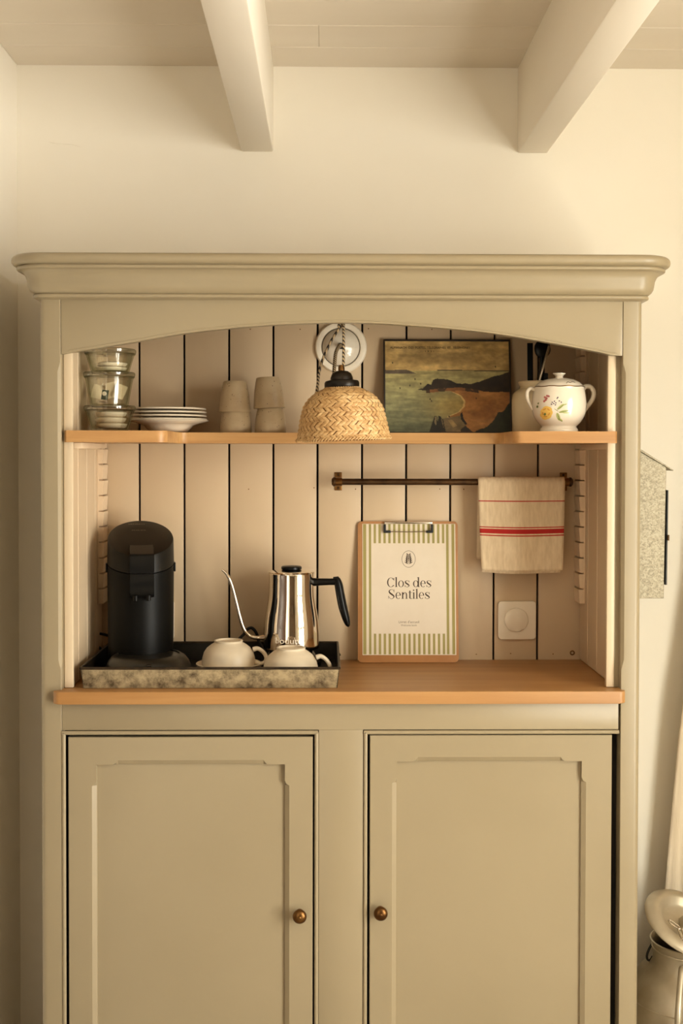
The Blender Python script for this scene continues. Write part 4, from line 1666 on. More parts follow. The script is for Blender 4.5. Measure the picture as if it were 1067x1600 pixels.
pa, pb = P(777.5, 998, YB), P(836, 939, YB)
dm = thing('dimmer_switch', 'square white wall switch with a round dial beside the clipboard', 'switch', ((pa.x + pb.x) / 2, YB, pa.z))
prism('plate', rrect(pa.x, pb.x, pa.z, pb.z, 0.006), YB - 0.0085, YB - 0.0004, 'white_plastic', dm, 'Y', 0.002, 3)
pm = P(806.5, 968.5, YB - .01)
lathe('dial', [(0, 0), (18.6 / 680, 0), (18.6 / 680, .0035), (17.2 / 680, .0052), (0, .0055)], (pm.x, YB - 0.0084, pm.z), 'white_plastic', dm, 48, rot=Matrix.Rotation(math.pi / 2, 3, 'X'))
pa, pb = P(213, 998, YB), P(272.5, 938, YB)
sk_ = thing('wall_socket', 'white wall socket plate half hidden behind the coffee machine', 'socket', ((pa.x + pb.x) / 2, YB, pa.z))
prism('plate', rrect(pa.x, pb.x, pa.z, pb.z, 0.006), YB - 0.0085, YB - 0.0004, 'white_plastic', sk_, 'Y', 0.002, 3)
pm = Vector(((pa.x + pb.x) / 2, 0, (pa.z + pb.z) / 2))
lathe('socket_well', [(0.021, 0.0), (0.0215, .0022), (0.0195, .0024), (0.019, .0004), (0, .0003)], (pm.x, YB - 0.0084, pm.z), 'white_plastic', sk_, 32, rot=Matrix.Rotation(math.pi / 2, 3, 'X'))

# ------------------------------------------------------------------ clipboard with printed sheet
Y0c = PZ(638, 1035.5, ZT).y
Y1c = YB - 0.006
zc1 = P(638, 815, Y1c).z
hcb = math.hypot(zc1 - ZT, Y1c - Y0c)
lean_c = -math.atan2(Y1c - Y0c, zc1 - ZT)
wcb = 157.5 / S((Y0c + Y1c) / 2)
cx_ = P(637.5, 925, (Y0c + Y1c) / 2).x
cb = thing('clipboard', 'brown hardboard clipboard leaning upright on the worktop', 'clipboard', (cx_, Y0c, ZT + 0.0006), rot=(lean_c, 0, 0))
prism('board', rrect(-wcb / 2, wcb / 2, 0, hcb, 0.010, 6), 0.0, 0.003, 'kraft', cb, 'Y', 0.0006)
kx_ = hcb / 220.0                      # metres per photo pixel on the board


def BX(px):
    return (px - 637.5) * kx_


def BZ(py):
    return (1035.5 - py) * kx_


clip = tube('clip_wire', [(BX(600), -.004, BZ(821)), (BX(600.5), -.007, BZ(829)), (BX(606), -.0065, BZ(832)), (BX(638), -.006, BZ(832.4)), (BX(669), -.0065, BZ(832)), (BX(675.5), -.007, BZ(829)), (BX(676), -.004, BZ(821))],
            0.0011, 'chrome', cb, 8)
box('clip_bar', BX(600.5), BX(676), -0.0075, -0.0005, BZ(819.6), BZ(816.2), 'chrome', cb, 0.0012)
for d in (-1, 1):
    c0 = 601.0 if d < 0 else 675.5
    gx = (c0, c0 + 9 * -d)
    bm = bmesh.new()
    xl, xr = sorted((BX(c0 - 1.9), BX(c0 + 1.9)))
    bm_box(bm, xl, xr, -0.0095, -0.0045, BZ(833.5), BZ(820.5), 0.0012)
    xl, xr = sorted((BX(c0 + 1.5 * d * 1), BX(c0 - 9.5 * d)))
    bm_box(bm, xl, xr, -0.0095, -0.0042, BZ(834), BZ(830), 0.0012)
    from_bm('clip_grip', bm, 'rubber', cb)

# sheet of paper: a thing of its own, held by the clip
sheet = thing('printed_sheet', 'striped welcome sheet with a white centre held on the clipboard', 'paper', (cx_, Y0c, ZT + 0.0006), rot=(lean_c, 0, 0))
sx0, sx1, sz0, sz1 = BX(566), BX(712.3), BZ(1024), BZ(819.6)
bm = bmesh.new()
bm_box(bm, sx0, sx1, -0.0011, -0.0004, sz0, sz1, 0)
from_bm('leaf', bm, 'paper', sheet, smooth=False)
yp = -0.00125


def quad(mu_, x0, x1, z0, z1, y_=yp):
    mu_.poly([(x0, y_, z0), (x1, y_, z0), (x1, y_, z1), (x0, y_, z1)])


mu = Multi()
for (a, b_) in ((567, 572.0), (576.2, 579.8), (697.6, 701.6), (706.2, 710.6)):
    quad(mu, BX(a), BX(b_), sz0 + .0015, sz1 - .0006)
n_ = 15
for k in range(n_):
    c_ = 585.5 + (693.0 - 585.5) * k / (n_ - 1)
    quad(mu, BX(c_ - 1.85), BX(c_ + 1.85), BZ(850), sz1 - .0006)
    quad(mu, BX(c_ - 1.85), BX(c_ + 1.85), sz0 + .0015, BZ(991))
mu.build('green_stripes', 'stripe_green', sheet, smooth=False, recalc=False)

# emblem: oval ring with a sprig
mu = Multi()
ex, ez = BX(638.5), BZ(874.8)
n_ = 40
for k in range(n_):
    a, b_ = 2 * math.pi * k / n_, 2 * math.pi * (k + 1) / n_
    ra, rb, wd_ = 10.8 * kx_, 13.2 * kx_, 0.55 * kx_
    mu.poly([(ex + (ra - wd_) * math.cos(a), yp, ez + (rb - wd_) * math.sin(a)), (ex + ra * math.cos(a), yp, ez + rb * math.sin(a)),
             (ex + ra * math.cos(b_), yp, ez + rb * math.sin(b_)), (ex + (ra - wd_) * math.cos(b_), yp, ez + (rb - wd_) * math.sin(b_))])


def leafq(x, z, ang, ln, wd_):
    d = (math.sin(ang), math.cos(ang))
    n = (d[1], -d[0])
    mu.poly([(x, yp, z), (x + d[0] * ln * .5 + n[0] * wd_, yp, z + d[1] * ln * .5 + n[1] * wd_), (x + d[0] * ln, yp, z + d[1] * ln),
             (x + d[0] * ln * .5 - n[0] * wd_, yp, z + d[1] * ln * .5 - n[1] * wd_)])


for k in range(6):
    z = ez + (-8 + 2.6 * k) * kx_
    for sd in (-1, 1):
        leafq(ex, z, sd * (1.05 - .09 * k), (8.2 - .6 * k) * kx_, 0.8 * kx_)
        leafq(ex + sd * 1.5 * kx_, z + 1.2 * kx_, sd * (.62 - .04 * k), (6.0 - .4 * k) * kx_, 0.7 * kx_)
leafq(ex, ez - 8.6 * kx_, 0.0, 17.5 * kx_, 0.6 * kx_)
mu.build('emblem', 'ink', sheet, smooth=False, recalc=False)


# high-contrast serif capitals and small letters built from stems, hairlines and bowls
class Glyphs:
    def __init__(self, ox, oz, k_):
        self.m, self.ox, self.oz, self.k = Multi(), ox, oz, k_

    def pt(self, x, z):
        return (self.ox + x * self.k, yp, self.oz + z * self.k)

    def rect(self, x0, x1, z0, z1):
        self.m.poly([self.pt(x0, z0), self.pt(x1, z0), self.pt(x1, z1), self.pt(x0, z1)])

    def poly(self, pts_):
        self.m.poly([self.pt(*p) for p in pts_])

    def ring(self, cx, cz, rx, rz, tx, tz, a0=0, a1=360, n=28):
        for k in range(n):
            a, b = math.radians(a0 + (a1 - a0) * k / n), math.radians(a0 + (a1 - a0) * (k + 1) / n)
            self.poly([(cx + (rx - tx) * math.cos(a), cz + (rz - tz) * math.sin(a)), (cx + rx * math.cos(a), cz + rz * math.sin(a)),
                       (cx + rx * math.cos(b), cz + rz * math.sin(b)), (cx + (rx - tx) * math.cos(b), cz + (rz - tz) * math.sin(b))])

    def stroke(self, pts_, wd_):
        pth = smooth_path([(p[0], p[1], 0) for p in pts_], 6)
        ws = np.interp(np.linspace(0, 1, len(pth)), np.linspace(0, 1, len(wd_)), wd_)
        L_, R_ = [], []
        for i, p in enumerate(pth):
            t_ = (pth[min(i + 1, len(pth) - 1)] - pth[max(i - 1, 0)]).normalized()
            n = Vector((-t_.y, t_.x, 0)) * ws[i] / 2
            L_.append((p + n)); R_.append((p - n))
        for i in range(len(pth) - 1):
            self.poly([(L_[i].x, L_[i].y), (L_[i + 1].x, L_[i + 1].y), (R_[i + 1].x, R_[i + 1].y), (R_[i].x, R_[i].y)])


XH, CAP, ASC = .50, .72, .76
TH, HL = .098, .028                       # thick stem, hairline


def g_stem(g, x, top, flag=True):
    g.rect(x, x + TH, 0, top)
    g.rect(x - .045, x + TH + .045, 0, HL)
    if flag:
        g.poly([(x - .05, top - .02), (x, top - .045), (x + TH, top), (x + TH, top + .012)])


def g_C(g, x):
    g.ring(x + .33, CAP / 2, .30, CAP / 2 + .012, .1, HL, 38, 322)
    g.rect(x + .56, x + .56 + HL, CAP * .68, CAP * .98)
    g.poly([(x + .53, CAP * .9), (x + .56, CAP * .68), (x + .582, CAP * .68), (x + .582, CAP)])
    g.poly([(x + .545, CAP * .12), (x + .57, CAP * .22), (x + .59, CAP * .22), (x + .575, CAP * .1)])
    return .64


def g_l(g, x):
    g_stem(g, x + .06, ASC)
    return .235


def g_o(g, x):
    g.ring(x + .25, XH / 2, .225, XH / 2 + .012, .09, HL)
    return .51


def g_s(g, x, sc=1.0, hgt=XH):
    w = .36 * sc
    pts_ = [(x + .04 + w * .93, hgt * .78), (x + .04 + w * .75, hgt * .95), (x + .04 + w * .42, hgt * .985), (x + .04 + w * .12, hgt * .84), (x + .04 + w * .22, hgt * .64), (x + .04 + w * .62, hgt * .44), (x + .04 + w * .92, hgt * .24),
            (x + .04 + w * .66, hgt * .03), (x + .04 + w * .35, hgt * .012), (x + .04 + w * .02, hgt * .24)]
    g.stroke(pts_, [HL, HL, HL * 1.1, TH * .75 * sc ** .4, TH * 1.1 * sc ** .4, TH * 1.15 * sc ** .4, TH * .8 * sc ** .4, HL * 1.2, HL, HL])
    g.rect(x + .04 + w * .9, x + .04 + w * .9 + HL, hgt * .68, hgt)
    g.rect(x + .03, x + .03 + HL, 0, hgt * .32)
    return .44 * (1 + (sc - 1) * .9)


def g_d(g, x):
    g.ring(x + .245, XH / 2, .22, XH / 2 + .012, .09, HL)
    g.rect(x + .40, x + .40 + TH, 0, ASC)
    g.poly([(x + .34, ASC - .02), (x + .40, ASC - .045), (x + .40 + TH, ASC), (x + .40 + TH, ASC + .012)])
    g.rect(x + .40, x + .40 + TH + .05, 0, HL)
    return .57


def g_e(g, x):
    g.ring(x + .24, XH / 2, .21, XH / 2 + .012, .09, HL, 0, 312)
    g.rect(x + .1, x + .445, XH * .5, XH * .5 + HL)
    return .48


def g_n(g, x):
    g_stem(g, x + .06, XH)
    g.ring(x + .29, XH * .62, .165, XH * .39, TH * .95, HL, 0, 170, 16)
    g.rect(x + .367, x + .455, 0, XH * .64)
    g.rect(x + .325, x + .50, 0, HL)
    return .54


def g_t(g, x):
    g.rect(x + .09, x + .09 + TH, .07, XH + .13)
    g.rect(x + .01, x + .30, XH - HL, XH)
    g.ring(x + .215, .085, .125, .098, TH * .9, HL, 180, 330, 12)
    return .335


def g_i(g, x):
    g_stem(g, x + .06, XH)
    g.ring(x + .1, .66, .058, .058, .058, .058, 0, 360, 14)
    return .24


GL = {'C': g_C, 'l': g_l, 'o': g_o, 's': g_s, 'd': g_d, 'e': g_e, 'n': g_n, 't': g_t, 'i': g_i, 'S': lambda g, x: g_s(g, x, 1.3, CAP)}


def word_line(s, px0, px1, pybase, capx):
    k_ = capx * kx_ / CAP
    g = Glyphs(0, BZ(pybase), k_)
    x = 0.0
    for ch in s:
        x += .22 if ch == ' ' else GL[ch](g, x)
    wd_ = x * k_
    f_ = (BX(px1) - BX(px0)) / wd_
    for i, v in enumerate(g.m.v):
        g.m.v[i] = Vector((BX(px0) + v.x * f_, v.y, v.z))
    g.m.build('lettering', 'ink', sheet, smooth=False, recalc=False)


word_line('Clos des', 604, 674.5, 918.5, 14.5)
word_line('Sentiles', 606, 672, 936.8, 14.5)
put_text('small_print', "Livret d'accueil", 0.0082, BX(638.5), BZ(974.6), yp, 'inkgrey', sheet, width=32 * kx_)
put_text('small_print', 'Welcome book', 0.0062, BX(638.5), BZ(979.3), yp, 'inkgrey', sheet, width=25 * kx_)

# ------------------------------------------------------------------ zinc tray
TX0, TX1 = P(130, 1060, .016).x, P(527, 1060, .016).x
TY0, TY1 = 0.016, 0.336
TZ0 = ZT + 0.0006
TZ1 = TZ0 + 31.5 / S(.016)
tray = thing('metal_tray', 'worn zinc tray with raised sides on the worktop under the coffee machine', 'tray', ((TX0 + TX1) / 2, (TY0 + TY1) / 2, TZ0))
fl_ = 0.004                                # sides flare outwards
tt_ = 0.0016
box('base', TX0, TX1, TY0, TY1, TZ0, TZ0 + 0.003, 'tray_in', tray, 0.0006)
for (nm_, A, B, nx, ny) in (('front_side', (TX0, TY0), (TX1, TY0), 0, -1), ('back_side', (TX1, TY1), (TX0, TY1), 0, 1),
                            ('end_side', (TX0, TY1), (TX0, TY0), -1, 0), ('end_side', (TX1, TY0), (TX1, TY1), 1, 0)):
    ax, ay = A
    bx_, by_ = B
    dx, dy = (1 if bx_ > ax else -1 if bx_ < ax else 0), (1 if by_ > ay else -1 if by_ < ay else 0)
    top = lambda p, o_, e_: (p[0] + nx * (fl_ + o_) + e_ * dx * (fl_ + o_), p[1] + ny * (fl_ + o_) + e_ * dy * (fl_ + o_))
    a1_, b1_ = top(A, 0, -1), top(B, 0, 1)
    inn = lambda p: (p[0] - nx * tt_, p[1] - ny * tt_)
    vv = [(*A, TZ0), (*B, TZ0), (*b1_, TZ1), (*a1_, TZ1), (*inn(A), TZ0), (*inn(B), TZ0), (*inn(b1_), TZ1), (*inn(a1_), TZ1)]
    # outside face (zinc) and inside face (blackened) as two skins of one sheet
    bm = bmesh.new()
    vs_ = [bm.verts.new(v) for v in vv]
    for q in ((0, 1, 2, 3), (5, 4, 7, 6), (0, 3, 7, 4), (1, 5, 6, 2), (3, 2, 6, 7), (0, 4, 5, 1)):
        bm.faces.new([vs_[i] for i in q])
    o = from_bm(nm_, bm, 'tray', tray, smooth=False)
    o.data.materials.append(M['tray_in'])
    for pl in o.data.polygons:
        n = pl.normal
        if n.x * nx + n.y * ny < 0.3:
            pl.material_index = 1
e_ = fl_
rim = [(TX0 - e_, TY0 - e_, TZ1), (TX1 + e_, TY0 - e_, TZ1), (TX1 + e_, TY1 + e_, TZ1), (TX0 - e_, TY1 + e_, TZ1)]
mu = Multi()
for i in range(4):
    mu.add(tube_data([rim[i], rim[(i + 1) % 4]], 0.0027, 10))
mu.build('rolled_rim', 'tray_rim', tray)
for xx in (TX1 + e_ + .002, TX0 - e_ - .002):
    tube('handle_stub', [(xx - .001, TY1 - .12, TZ1 - .008), (xx + .003, TY1 - .12, TZ1 - .006)], 0.003, 'tray_rim', tray, 8)
TF = TZ0 + 0.0034                          # inside floor of the tray

# ------------------------------------------------------------------ pod coffee machine
YCM = 0.205
sc_ = S(YCM)
cm = base_at(219.5, YCM, TF)
mc = thing('coffee_machine', 'black pod coffee machine with slanted oval lid standing on the tray', 'coffee machine', cm)
zsc = lambda py, Y=YCM: P(219.5, py, Y).z
rw = 51.5 / sc_
dep = 1.15                                # a little deeper than wide
NSEG = 56


def col_ring(r, zfun, sy=dep):
    o = []
    for k in range(NSEG):
        a = 2 * math.pi * k / NSEG
        x, y_ = r * math.sin(a), -r * sy * math.cos(a)
        o.append(Vector((cm.x + x, cm.y + y_, zfun(x, y_))))
    return o


yfr = -rw * dep
zfront_seam, zside_seam = zsc(897.5, YCM + yfr), zsc(878)
seam = lambda x, y_: zside_seam + (zfront_seam - zside_seam) * (-y_ / (rw * dep)) * (1 if y_ < 0 else .45)
zlf, zlb = zsc(869, YCM + yfr), zsc(812, YCM - yfr)
lidz = lambda x, y_: zlf + (zlb - zlf) * (y_ + rw * dep) / (2 * rw * dep)
# body column
rings = [col_ring(rw * .965, lambda x, y_: TF + 0.002), col_ring(rw * .985, lambda x, y_: TF + .10), col_ring(rw * 1.0, lambda x, y_: seam(x, y_) - .0012), col_ring(rw * .93, lambda x, y_: seam(x, y_) - .0006)]
vv, ff = [], []
for rg in rings:
    vv += rg
for i in range(len(rings) - 1):
    for k in range(NSEG):
        j = (k + 1) % NSEG
        ff.append((i * NSEG + k, i * NSEG + j, (i + 1) * NSEG + j, (i + 1) * NSEG + k))
ff.append(tuple(range(NSEG))); ff.append(tuple((len(rings) - 1) * NSEG + k for k in range(NSEG)))
mesh('body', vv, ff, 'machine', mc, angle=40)
# lid: band and slanted top with a soft edge
rings = [col_ring(rw * .93, lambda x, y_: seam(x, y_) + .0002), col_ring(rw * 1.0, lambda x, y_: seam(x, y_) + .0008), col_ring(rw * .985, lambda x, y_: lidz(x, y_) - .004),
         col_ring(rw * .97, lambda x, y_: lidz(x, y_) - .0012), col_ring(rw * .93, lambda x, y_: lidz(x, y_)), col_ring(rw * .5, lambda x, y_: lidz(x, y_) + .0014)]
vv, ff = [], []
for rg in rings:
    vv += rg
for i in range(len(rings) - 1):
    for k in range(NSEG):
        j = (k + 1) % NSEG
        ff.append((i * NSEG + k, i * NSEG + j, (i + 1) * NSEG + j, (i + 1) * NSEG + k))
ff.append(tuple(range(NSEG))); ff.append(tuple((len(rings) - 1) * NSEG + k for k in range(NSEG)))
lidm = mesh('lid', vv, ff, 'machine_lid', mc, angle=30)
# black lever: bent slab over the lid and down the front
lw = 18.5 / sc_
slope = Vector((0, 2 * rw * dep, zlb - zlf)).normalized()
nrm = Vector((0, -slope.z, slope.y))
f0 = Vector((cm.x - .0005, cm.y + yfr, zlf))


def lev(pts_, wid):
    bm = bmesh.new()
    L_, R_ = [], []
    for p_ in pts_:
        L_.append(bm.verts.new((cm.x + .001 - wid, p_[0], p_[1])))
        R_.append(bm.verts.new((cm.x + .001 + wid, p_[0], p_[1])))
    bm.faces.new(L_); bm.faces.new(list(reversed(R_)))
    n = len(pts_)
    for i in range(n):
        j = (i + 1) % n
        bm.faces.new([L_[j], L_[i], R_[i], R_[j]])
    bmesh.ops.bevel(bm, geom=list(bm.edges), offset=0.0012, segments=2, affect='EDGES', clamp_overlap=True)
    return bm


up_ = f0 + slope * 0.052 + nrm * .001
k1 = f0 + nrm * .0035 + Vector((0, -.004, .001))
zlow = zsc(895.5, YCM + yfr)
lv = [(up_.y, up_.z), (k1.y, k1.z), (cm.y + yfr - .010, k1.z - .007), (cm.y + yfr - .010, zlow), (cm.y + yfr + .012, zlow), (cm.y + yfr + .014, zlf - .01), (up_.y + .002, up_.z - .006)]
from_bm('lever', lev(lv, lw), 'black', mc)
# spout head
zs0, zs1 = zsc(934, YCM + yfr - .01), zsc(897.2, YCM + yfr - .01)
sh_bm = lev([(cm.y + yfr + .016, zs1), (cm.y + yfr - .012, zs1), (cm.y + yfr - .018, zs1 - .012), (cm.y + yfr - .017, zs0 + .012), (cm.y + yfr - .010, zs0), (cm.y + yfr + .016, zs0)], lw * .98)
sh_o = from_bm('spout_head', sh_bm, 'black', mc)
for d in (-1, 1):
    lathe('nozzle', [(0.0035, -.006), (.005, -.005), (.0055, 0), (.0065, .006), (.002, .008), (.0025, -.005)], (cm.x + .001 + d * .0135, cm.y + yfr - .010, zs0 - .001), 'black', sh_o, 14)
for d in (-1, 1):
    xx = cm.x + d * (rw + .001)
    box('hinge_tab', xx - .0022, xx + .0022, cm.y - .012, cm.y + .012, zsc(893), zsc(879), 'black', mc, .001)
# drip tray foot: half dome
bw_ = 69.0 / S(YCM - .09)
yb0 = TY0 + 0.012
bp = [(bw_, 0.0), (bw_ * .995, .010), (bw_ * .965, .022), (bw_ * .91, .033), (bw_ * .83, .042), (bw_ * .745, .0468), (bw_ * .70, .0475), (bw_ * .69, .045), (0, .045)]
v, f = lathe_data(bp, (0, 0, 0), 56)
xof = P(224, 1030, YCM - .06).x
ymid = yb0 + bw_ * 1.05
mesh('drip_tray', [(xof + p[0], ymid + p[1] * 1.05, TF + .0004 + p[2]) for p in v], f, 'machine_foot', mc, angle=45)
tube('grille_slot', [(xof - .0055, yb0 + .009, TF + .036), (xof + .0035, yb0 + .009, TF + .036)], .0035, 'black_gloss', mc, 10)
# lettering printed on the slanted lid
for s_, py, wpx, hgt in (('SENSEO', 819.5, 26, .0062), ('PHILIPS', 829, 21.5, .005)):
    v, f = text_data(s_, hgt)
    xs_ = [p[0] for p in v]
    k_ = (wpx / sc_) / (max(xs_) - min(xs_))
    # where the pixel ray meets the slanted lid
    d_ = ray(220, py)
    t_ = (f0 + nrm * .0022 - CL).dot(nrm) / d_.dot(nrm)
    o_ = CL + d_ * t_
    vv = [o_ + Vector((1, 0, 0)) * (p[0] * k_) + slope * p[1] for p in v]
    mesh('lettering', vv, f, 'print_grey', lidm, smooth=False, recalc=False)
cpts = [(cm.x - .02, cm.y + .06, TF + .02), (cm.x - .05, cm.y + .09, TF + .045), P(155, 990, YB - .03), P(148, 1003, YB - .03), (XIL + .022, YB - .045, TF + .012), (XIL + .035, YB - .06, TF + .005)]
unrot = Matrix.Rotation(-0.17, 3, 'Z')
tube('power_cord', smooth_path([cm + unrot @ (Vector(p) - cm) for p in cpts], 8), 0.0032, 'rubber', mc, 8)
mc.rotation_euler = (0, 0, 0.17)

# ------------------------------------------------------------------ gooseneck kettle
YKT = 0.245
skt = S(YKT)
ck_ = base_at(455.5, YKT, TF)
ket = thing('gooseneck_kettle', 'polished steel gooseneck kettle with black handle on the tray', 'kettle', ck_)
ybk_ = P(455.5, 1000, YKT).z
ybase = 1000 + (ybk_ - TF) * skt


def K(prof):
    return ppx(prof, ybase, YKT)


lathe('power_base', [(0, 0), (.062, 0), (.066, .003), (.066, .012), (.060, .019), (.045, (ybase - 1013) / skt), (0, (ybase - 1013) / skt)], ck_, 'black_gloss', ket, 48)
kb = [(0, 1013), (41, 1013), (43.6, 1011), (43.9, 1006), (43.6, 990), (42.6, 974), (40.5, 958), (37.8, 942), (36.2, 930), (35.6, 915), (35.6, 897), (36.4, 895), (36.2, 893.8), (34, 893.6), (0, 893.6)]
body = lathe('body', K([(v.x, v.y) for v in smooth_path([(a, b_, 0) for a, b_ in kb[1:12]], 3)] + [(36.4, 895), (36.0, 894), (33, 893.8), (0, 893.8)]), ck_, 'steel', ket, 72)
lid_k = lathe('lid', K([(35.2, 893.7), (35.6, 892.9), (35.2, 892.2), (30, 891.2), (20, 890.2), (11, 889.6), (0, 889.5)]), ck_, 'steel', ket, 56)
lathe('lid_knob', K([(9, 890.5), (9.5, 890), (14.6, 889.6), (16, 888.6), (16, 885.2), (14.4, 883.9), (0, 883.5)]), ck_, 'black', lid_k, 32)
spp = [P(415, 996, YKT), P(404, 996.5, YKT), P(393, 995, YKT), P(385, 989, YKT), P(379.5, 979, YKT), P(374.5, 962, YKT), P(369.5, 942, YKT), P(364.5, 922, YKT), P(359, 906, YKT), P(353, 895.5, YKT), P(347, 890.5, YKT)]
tube('spout', smooth_path(spp, 6), [5.2 / skt, 3.2 / skt, 3.0 / skt, 3.0 / skt, 2.9 / skt, 2.8 / skt, 2.7 / skt, 2.6 / skt, 2.6 / skt, 2.4 / skt, 1.7 / skt], 'steel', ket, 16)
hpts = [P(488, 909.5, YKT), P(500, 909.3, YKT), P(515, 909, YKT), P(524, 909, YKT)]
hb = tube('handle', smooth_path(hpts, 4), [6.6 / skt, 5.6 / skt, 5.2 / skt, 5.4 / skt], 'black', ket, 16, flat=.8)
gp = [P(522, 903.5, YKT), P(526.5, 906, YKT), P(529, 914, YKT), P(531.5, 928, YKT), P(535.5, 948, YKT), P(540.5, 966, YKT), P(543.5, 976, YKT), P(544.2, 979.5, YKT)]
tube('grip', smooth_path(gp, 6), [2.2 / skt, 5.4 / skt, 6.6 / skt, 6.9 / skt, 7.0 / skt, 6.0 / skt, 4.0 / skt, 1.2 / skt], 'black', hb, 18, flat=1.2)
tube('thumb_stop', [P(520.5, 904, YKT), P(527, 903.5, YKT), P(531.5, 909.5, YKT)], [2.6 / skt, 3.4 / skt, 2.6 / skt], 'black', hb, 12, flat=1.5)
# raised maker's lettering round the foot of the body
v, f = text_data('bodum', 0.0185, extrude=0.0009, spacing=1.02)
xs_ = [p[0] for p in v]
k_ = (41.0 / skt) / (max(xs_) - min(xs_))
rl_ = 43.6 / skt + .0004
zt0 = P(455, 1006, YKT - 0.061).z
vv = []
for p in v:
    x = p[0] * k_ - 4.0 / skt
    a = x / rl_
    rr_ = rl_ + p[2]
    vv.append((ck_.x + rr_ * math.sin(a), ck_.y - rr_ * math.cos(a), zt0 + p[1]))
mesh('lettering', vv, f, 'pod', body, smooth=False, recalc=False)
tube('power_cord', smooth_path([(ck_.x - .05, ck_.y + .03, TF + .008), P(405, 1003, YB - .03), P(401, 990, YB - .03), P(394, 981.5, YB - .03), P(387, 983, YB - .03), P(380, 992, YB - .03), P(371, 1001, YB - .035), P(362, 1012, YB - .05), (ck_.x - .18, YB - .06, TF + .004)], 8),
     0.0036, 'rubber', ket, 8)

# ------------------------------------------------------------------ cups
def cup(label, cx, Y, zb, foot_y, rmax, lean_=0.0):
    s = S(Y)
    c = base_at(cx, Y, zb)
    t = thing('cup', label, 'cup', c, 'upturned white cups on the tray')
    H = P(cx, foot_y, Y).z - zb
    r = rmax / s
    pr = [(r, 0.0), (r * 1.005, H * .05), (r * .99, H * .28), (r * .93, H * .50), (r * .82, H * .68), (r * .66, H * .82), (r * .555, H * .885), (r * .525, H * .92), (r * .54, H * .985), (r * .52, H), (r * .47, H),
          (r * .45, H * .93), (0, H * .92), (0, H * .86), (r * .5, H * .84), (r * .75, H * .66), (r * .90, H * .40), (r * .955, H * .1), (r * .965, 0.0), (r, 0.0)]
    pr = pr[:]
    lathe('body', pr, c, 'cup', t, 56)
    hz = [(r * .93, H * .62), (r * 1.10, H * .66), (r * 1.30, H * .52), (r * 1.42, H * .30), (r * 1.38, H * .12), (r * 1.2, H * .04), (r * 1.0, H * .12)]
    tube('handle', smooth_path([(c.x + x, c.y - .004, c.z + z) for x, z in hz], 6), [.0055, .0045, .0042, .0042, .0042, .0042, .0050], 'cup', t, 12, flat=1.3)


def saucer(label, cx, Y, zb):
    s = S(Y)
    rs = 0.0695
    sau = [(0, .002), (.026, .002), (.028, 0), (.032, 0), (.036, .003), (rs * .8, .0075), (rs - .001, .0125), (rs, .0135), (rs - .001, .0145), (rs * .8, .0105), (.034, .0062), (0, .0055)]
    tag(lathe('saucer', sau, base_at(cx, Y, zb), 'cup', None, 56), label, 'saucer', 'saucers on the tray')


YC1, YC2 = 0.152, 0.094
saucer('lower white saucer under the upturned cup beside the coffee machine', 357, YC1, TF + .0003)
saucer('upper white saucer right under the cup beside the coffee machine', 357, YC1, TF + .0095)
cup('upturned white cup on a saucer beside the coffee machine', 357, YC1, TF + .0095 + .0112, 1000, 41.5)
saucer('white saucer under the upturned cup in front of the steel kettle', 455, YC2, TF + .0003)
cup('upturned white cup in front of the steel kettle', 454.5, YC2, TF + .0003 + .0112, 1011, 43.0)

# ------------------------------------------------------------------ letter box on the side of the dresser
YMB = 0.14
mbx0 = XRC + 0.0006
smb = S(YMB)
mx1 = P(1040.5, 800, YMB).x
zt0, zt1 = P(1005, 706, YMB).z, P(1040, 726.5, YMB).z
sl_m = (zt1 - zt0) / (P(1040, 726, YMB).x - P(1005, 706, YMB).x)
zb0 = P(1020, 935, YMB).z
mb = thing('letter_box', 'galvanised metal letter box with sloping lid hung on the side of the dresser', 'letter box', ((mbx0 + mx1) / 2, 0.22, zb0))
zl0 = zt1 + (mbx0 - mx1) * sl_m
mx1b = P(1037, 930, YMB).x
prism('box', [(mbx0, zb0), (mx1b, zb0), (mx1, zt1 - .004), (mbx0, zl0 - .004)], YMB, 0.34, 'zinc', mb, 'Y', 0.0012, 1)
tip = P(1051.5, 730, YMB)
zl_t = zt1 + (tip.x - mx1) * sl_m
prism('lid', [(mbx0, zl0 - .0034), (tip.x - .001, zl_t - .0042), (tip.x, zl_t - .0024), (mbx0, zl0 + .0030)], YMB - .004, 0.344, 'zinc', mb, 'Y', 0.0004, 1)
za, zb2 = P(1044, 766, YMB).z, P(1042, 914, YMB).z
hx = P(1041, 850, YMB).x
prism('flap', [(hx - .0012, zb2), (hx + .0022, zb2), (hx + .0040, za), (hx + .0012, za)], YMB + .0008, 0.30, 'wire', mb, 'Y', 0.0005, 1)
tube('flap_hinge', [(hx + .0035, YMB - .002, (za + zb2) / 2 - .006), (hx + .0035, YMB - .002, (za + zb2) / 2 + .006)], .0022, 'bronze', mb, 8)

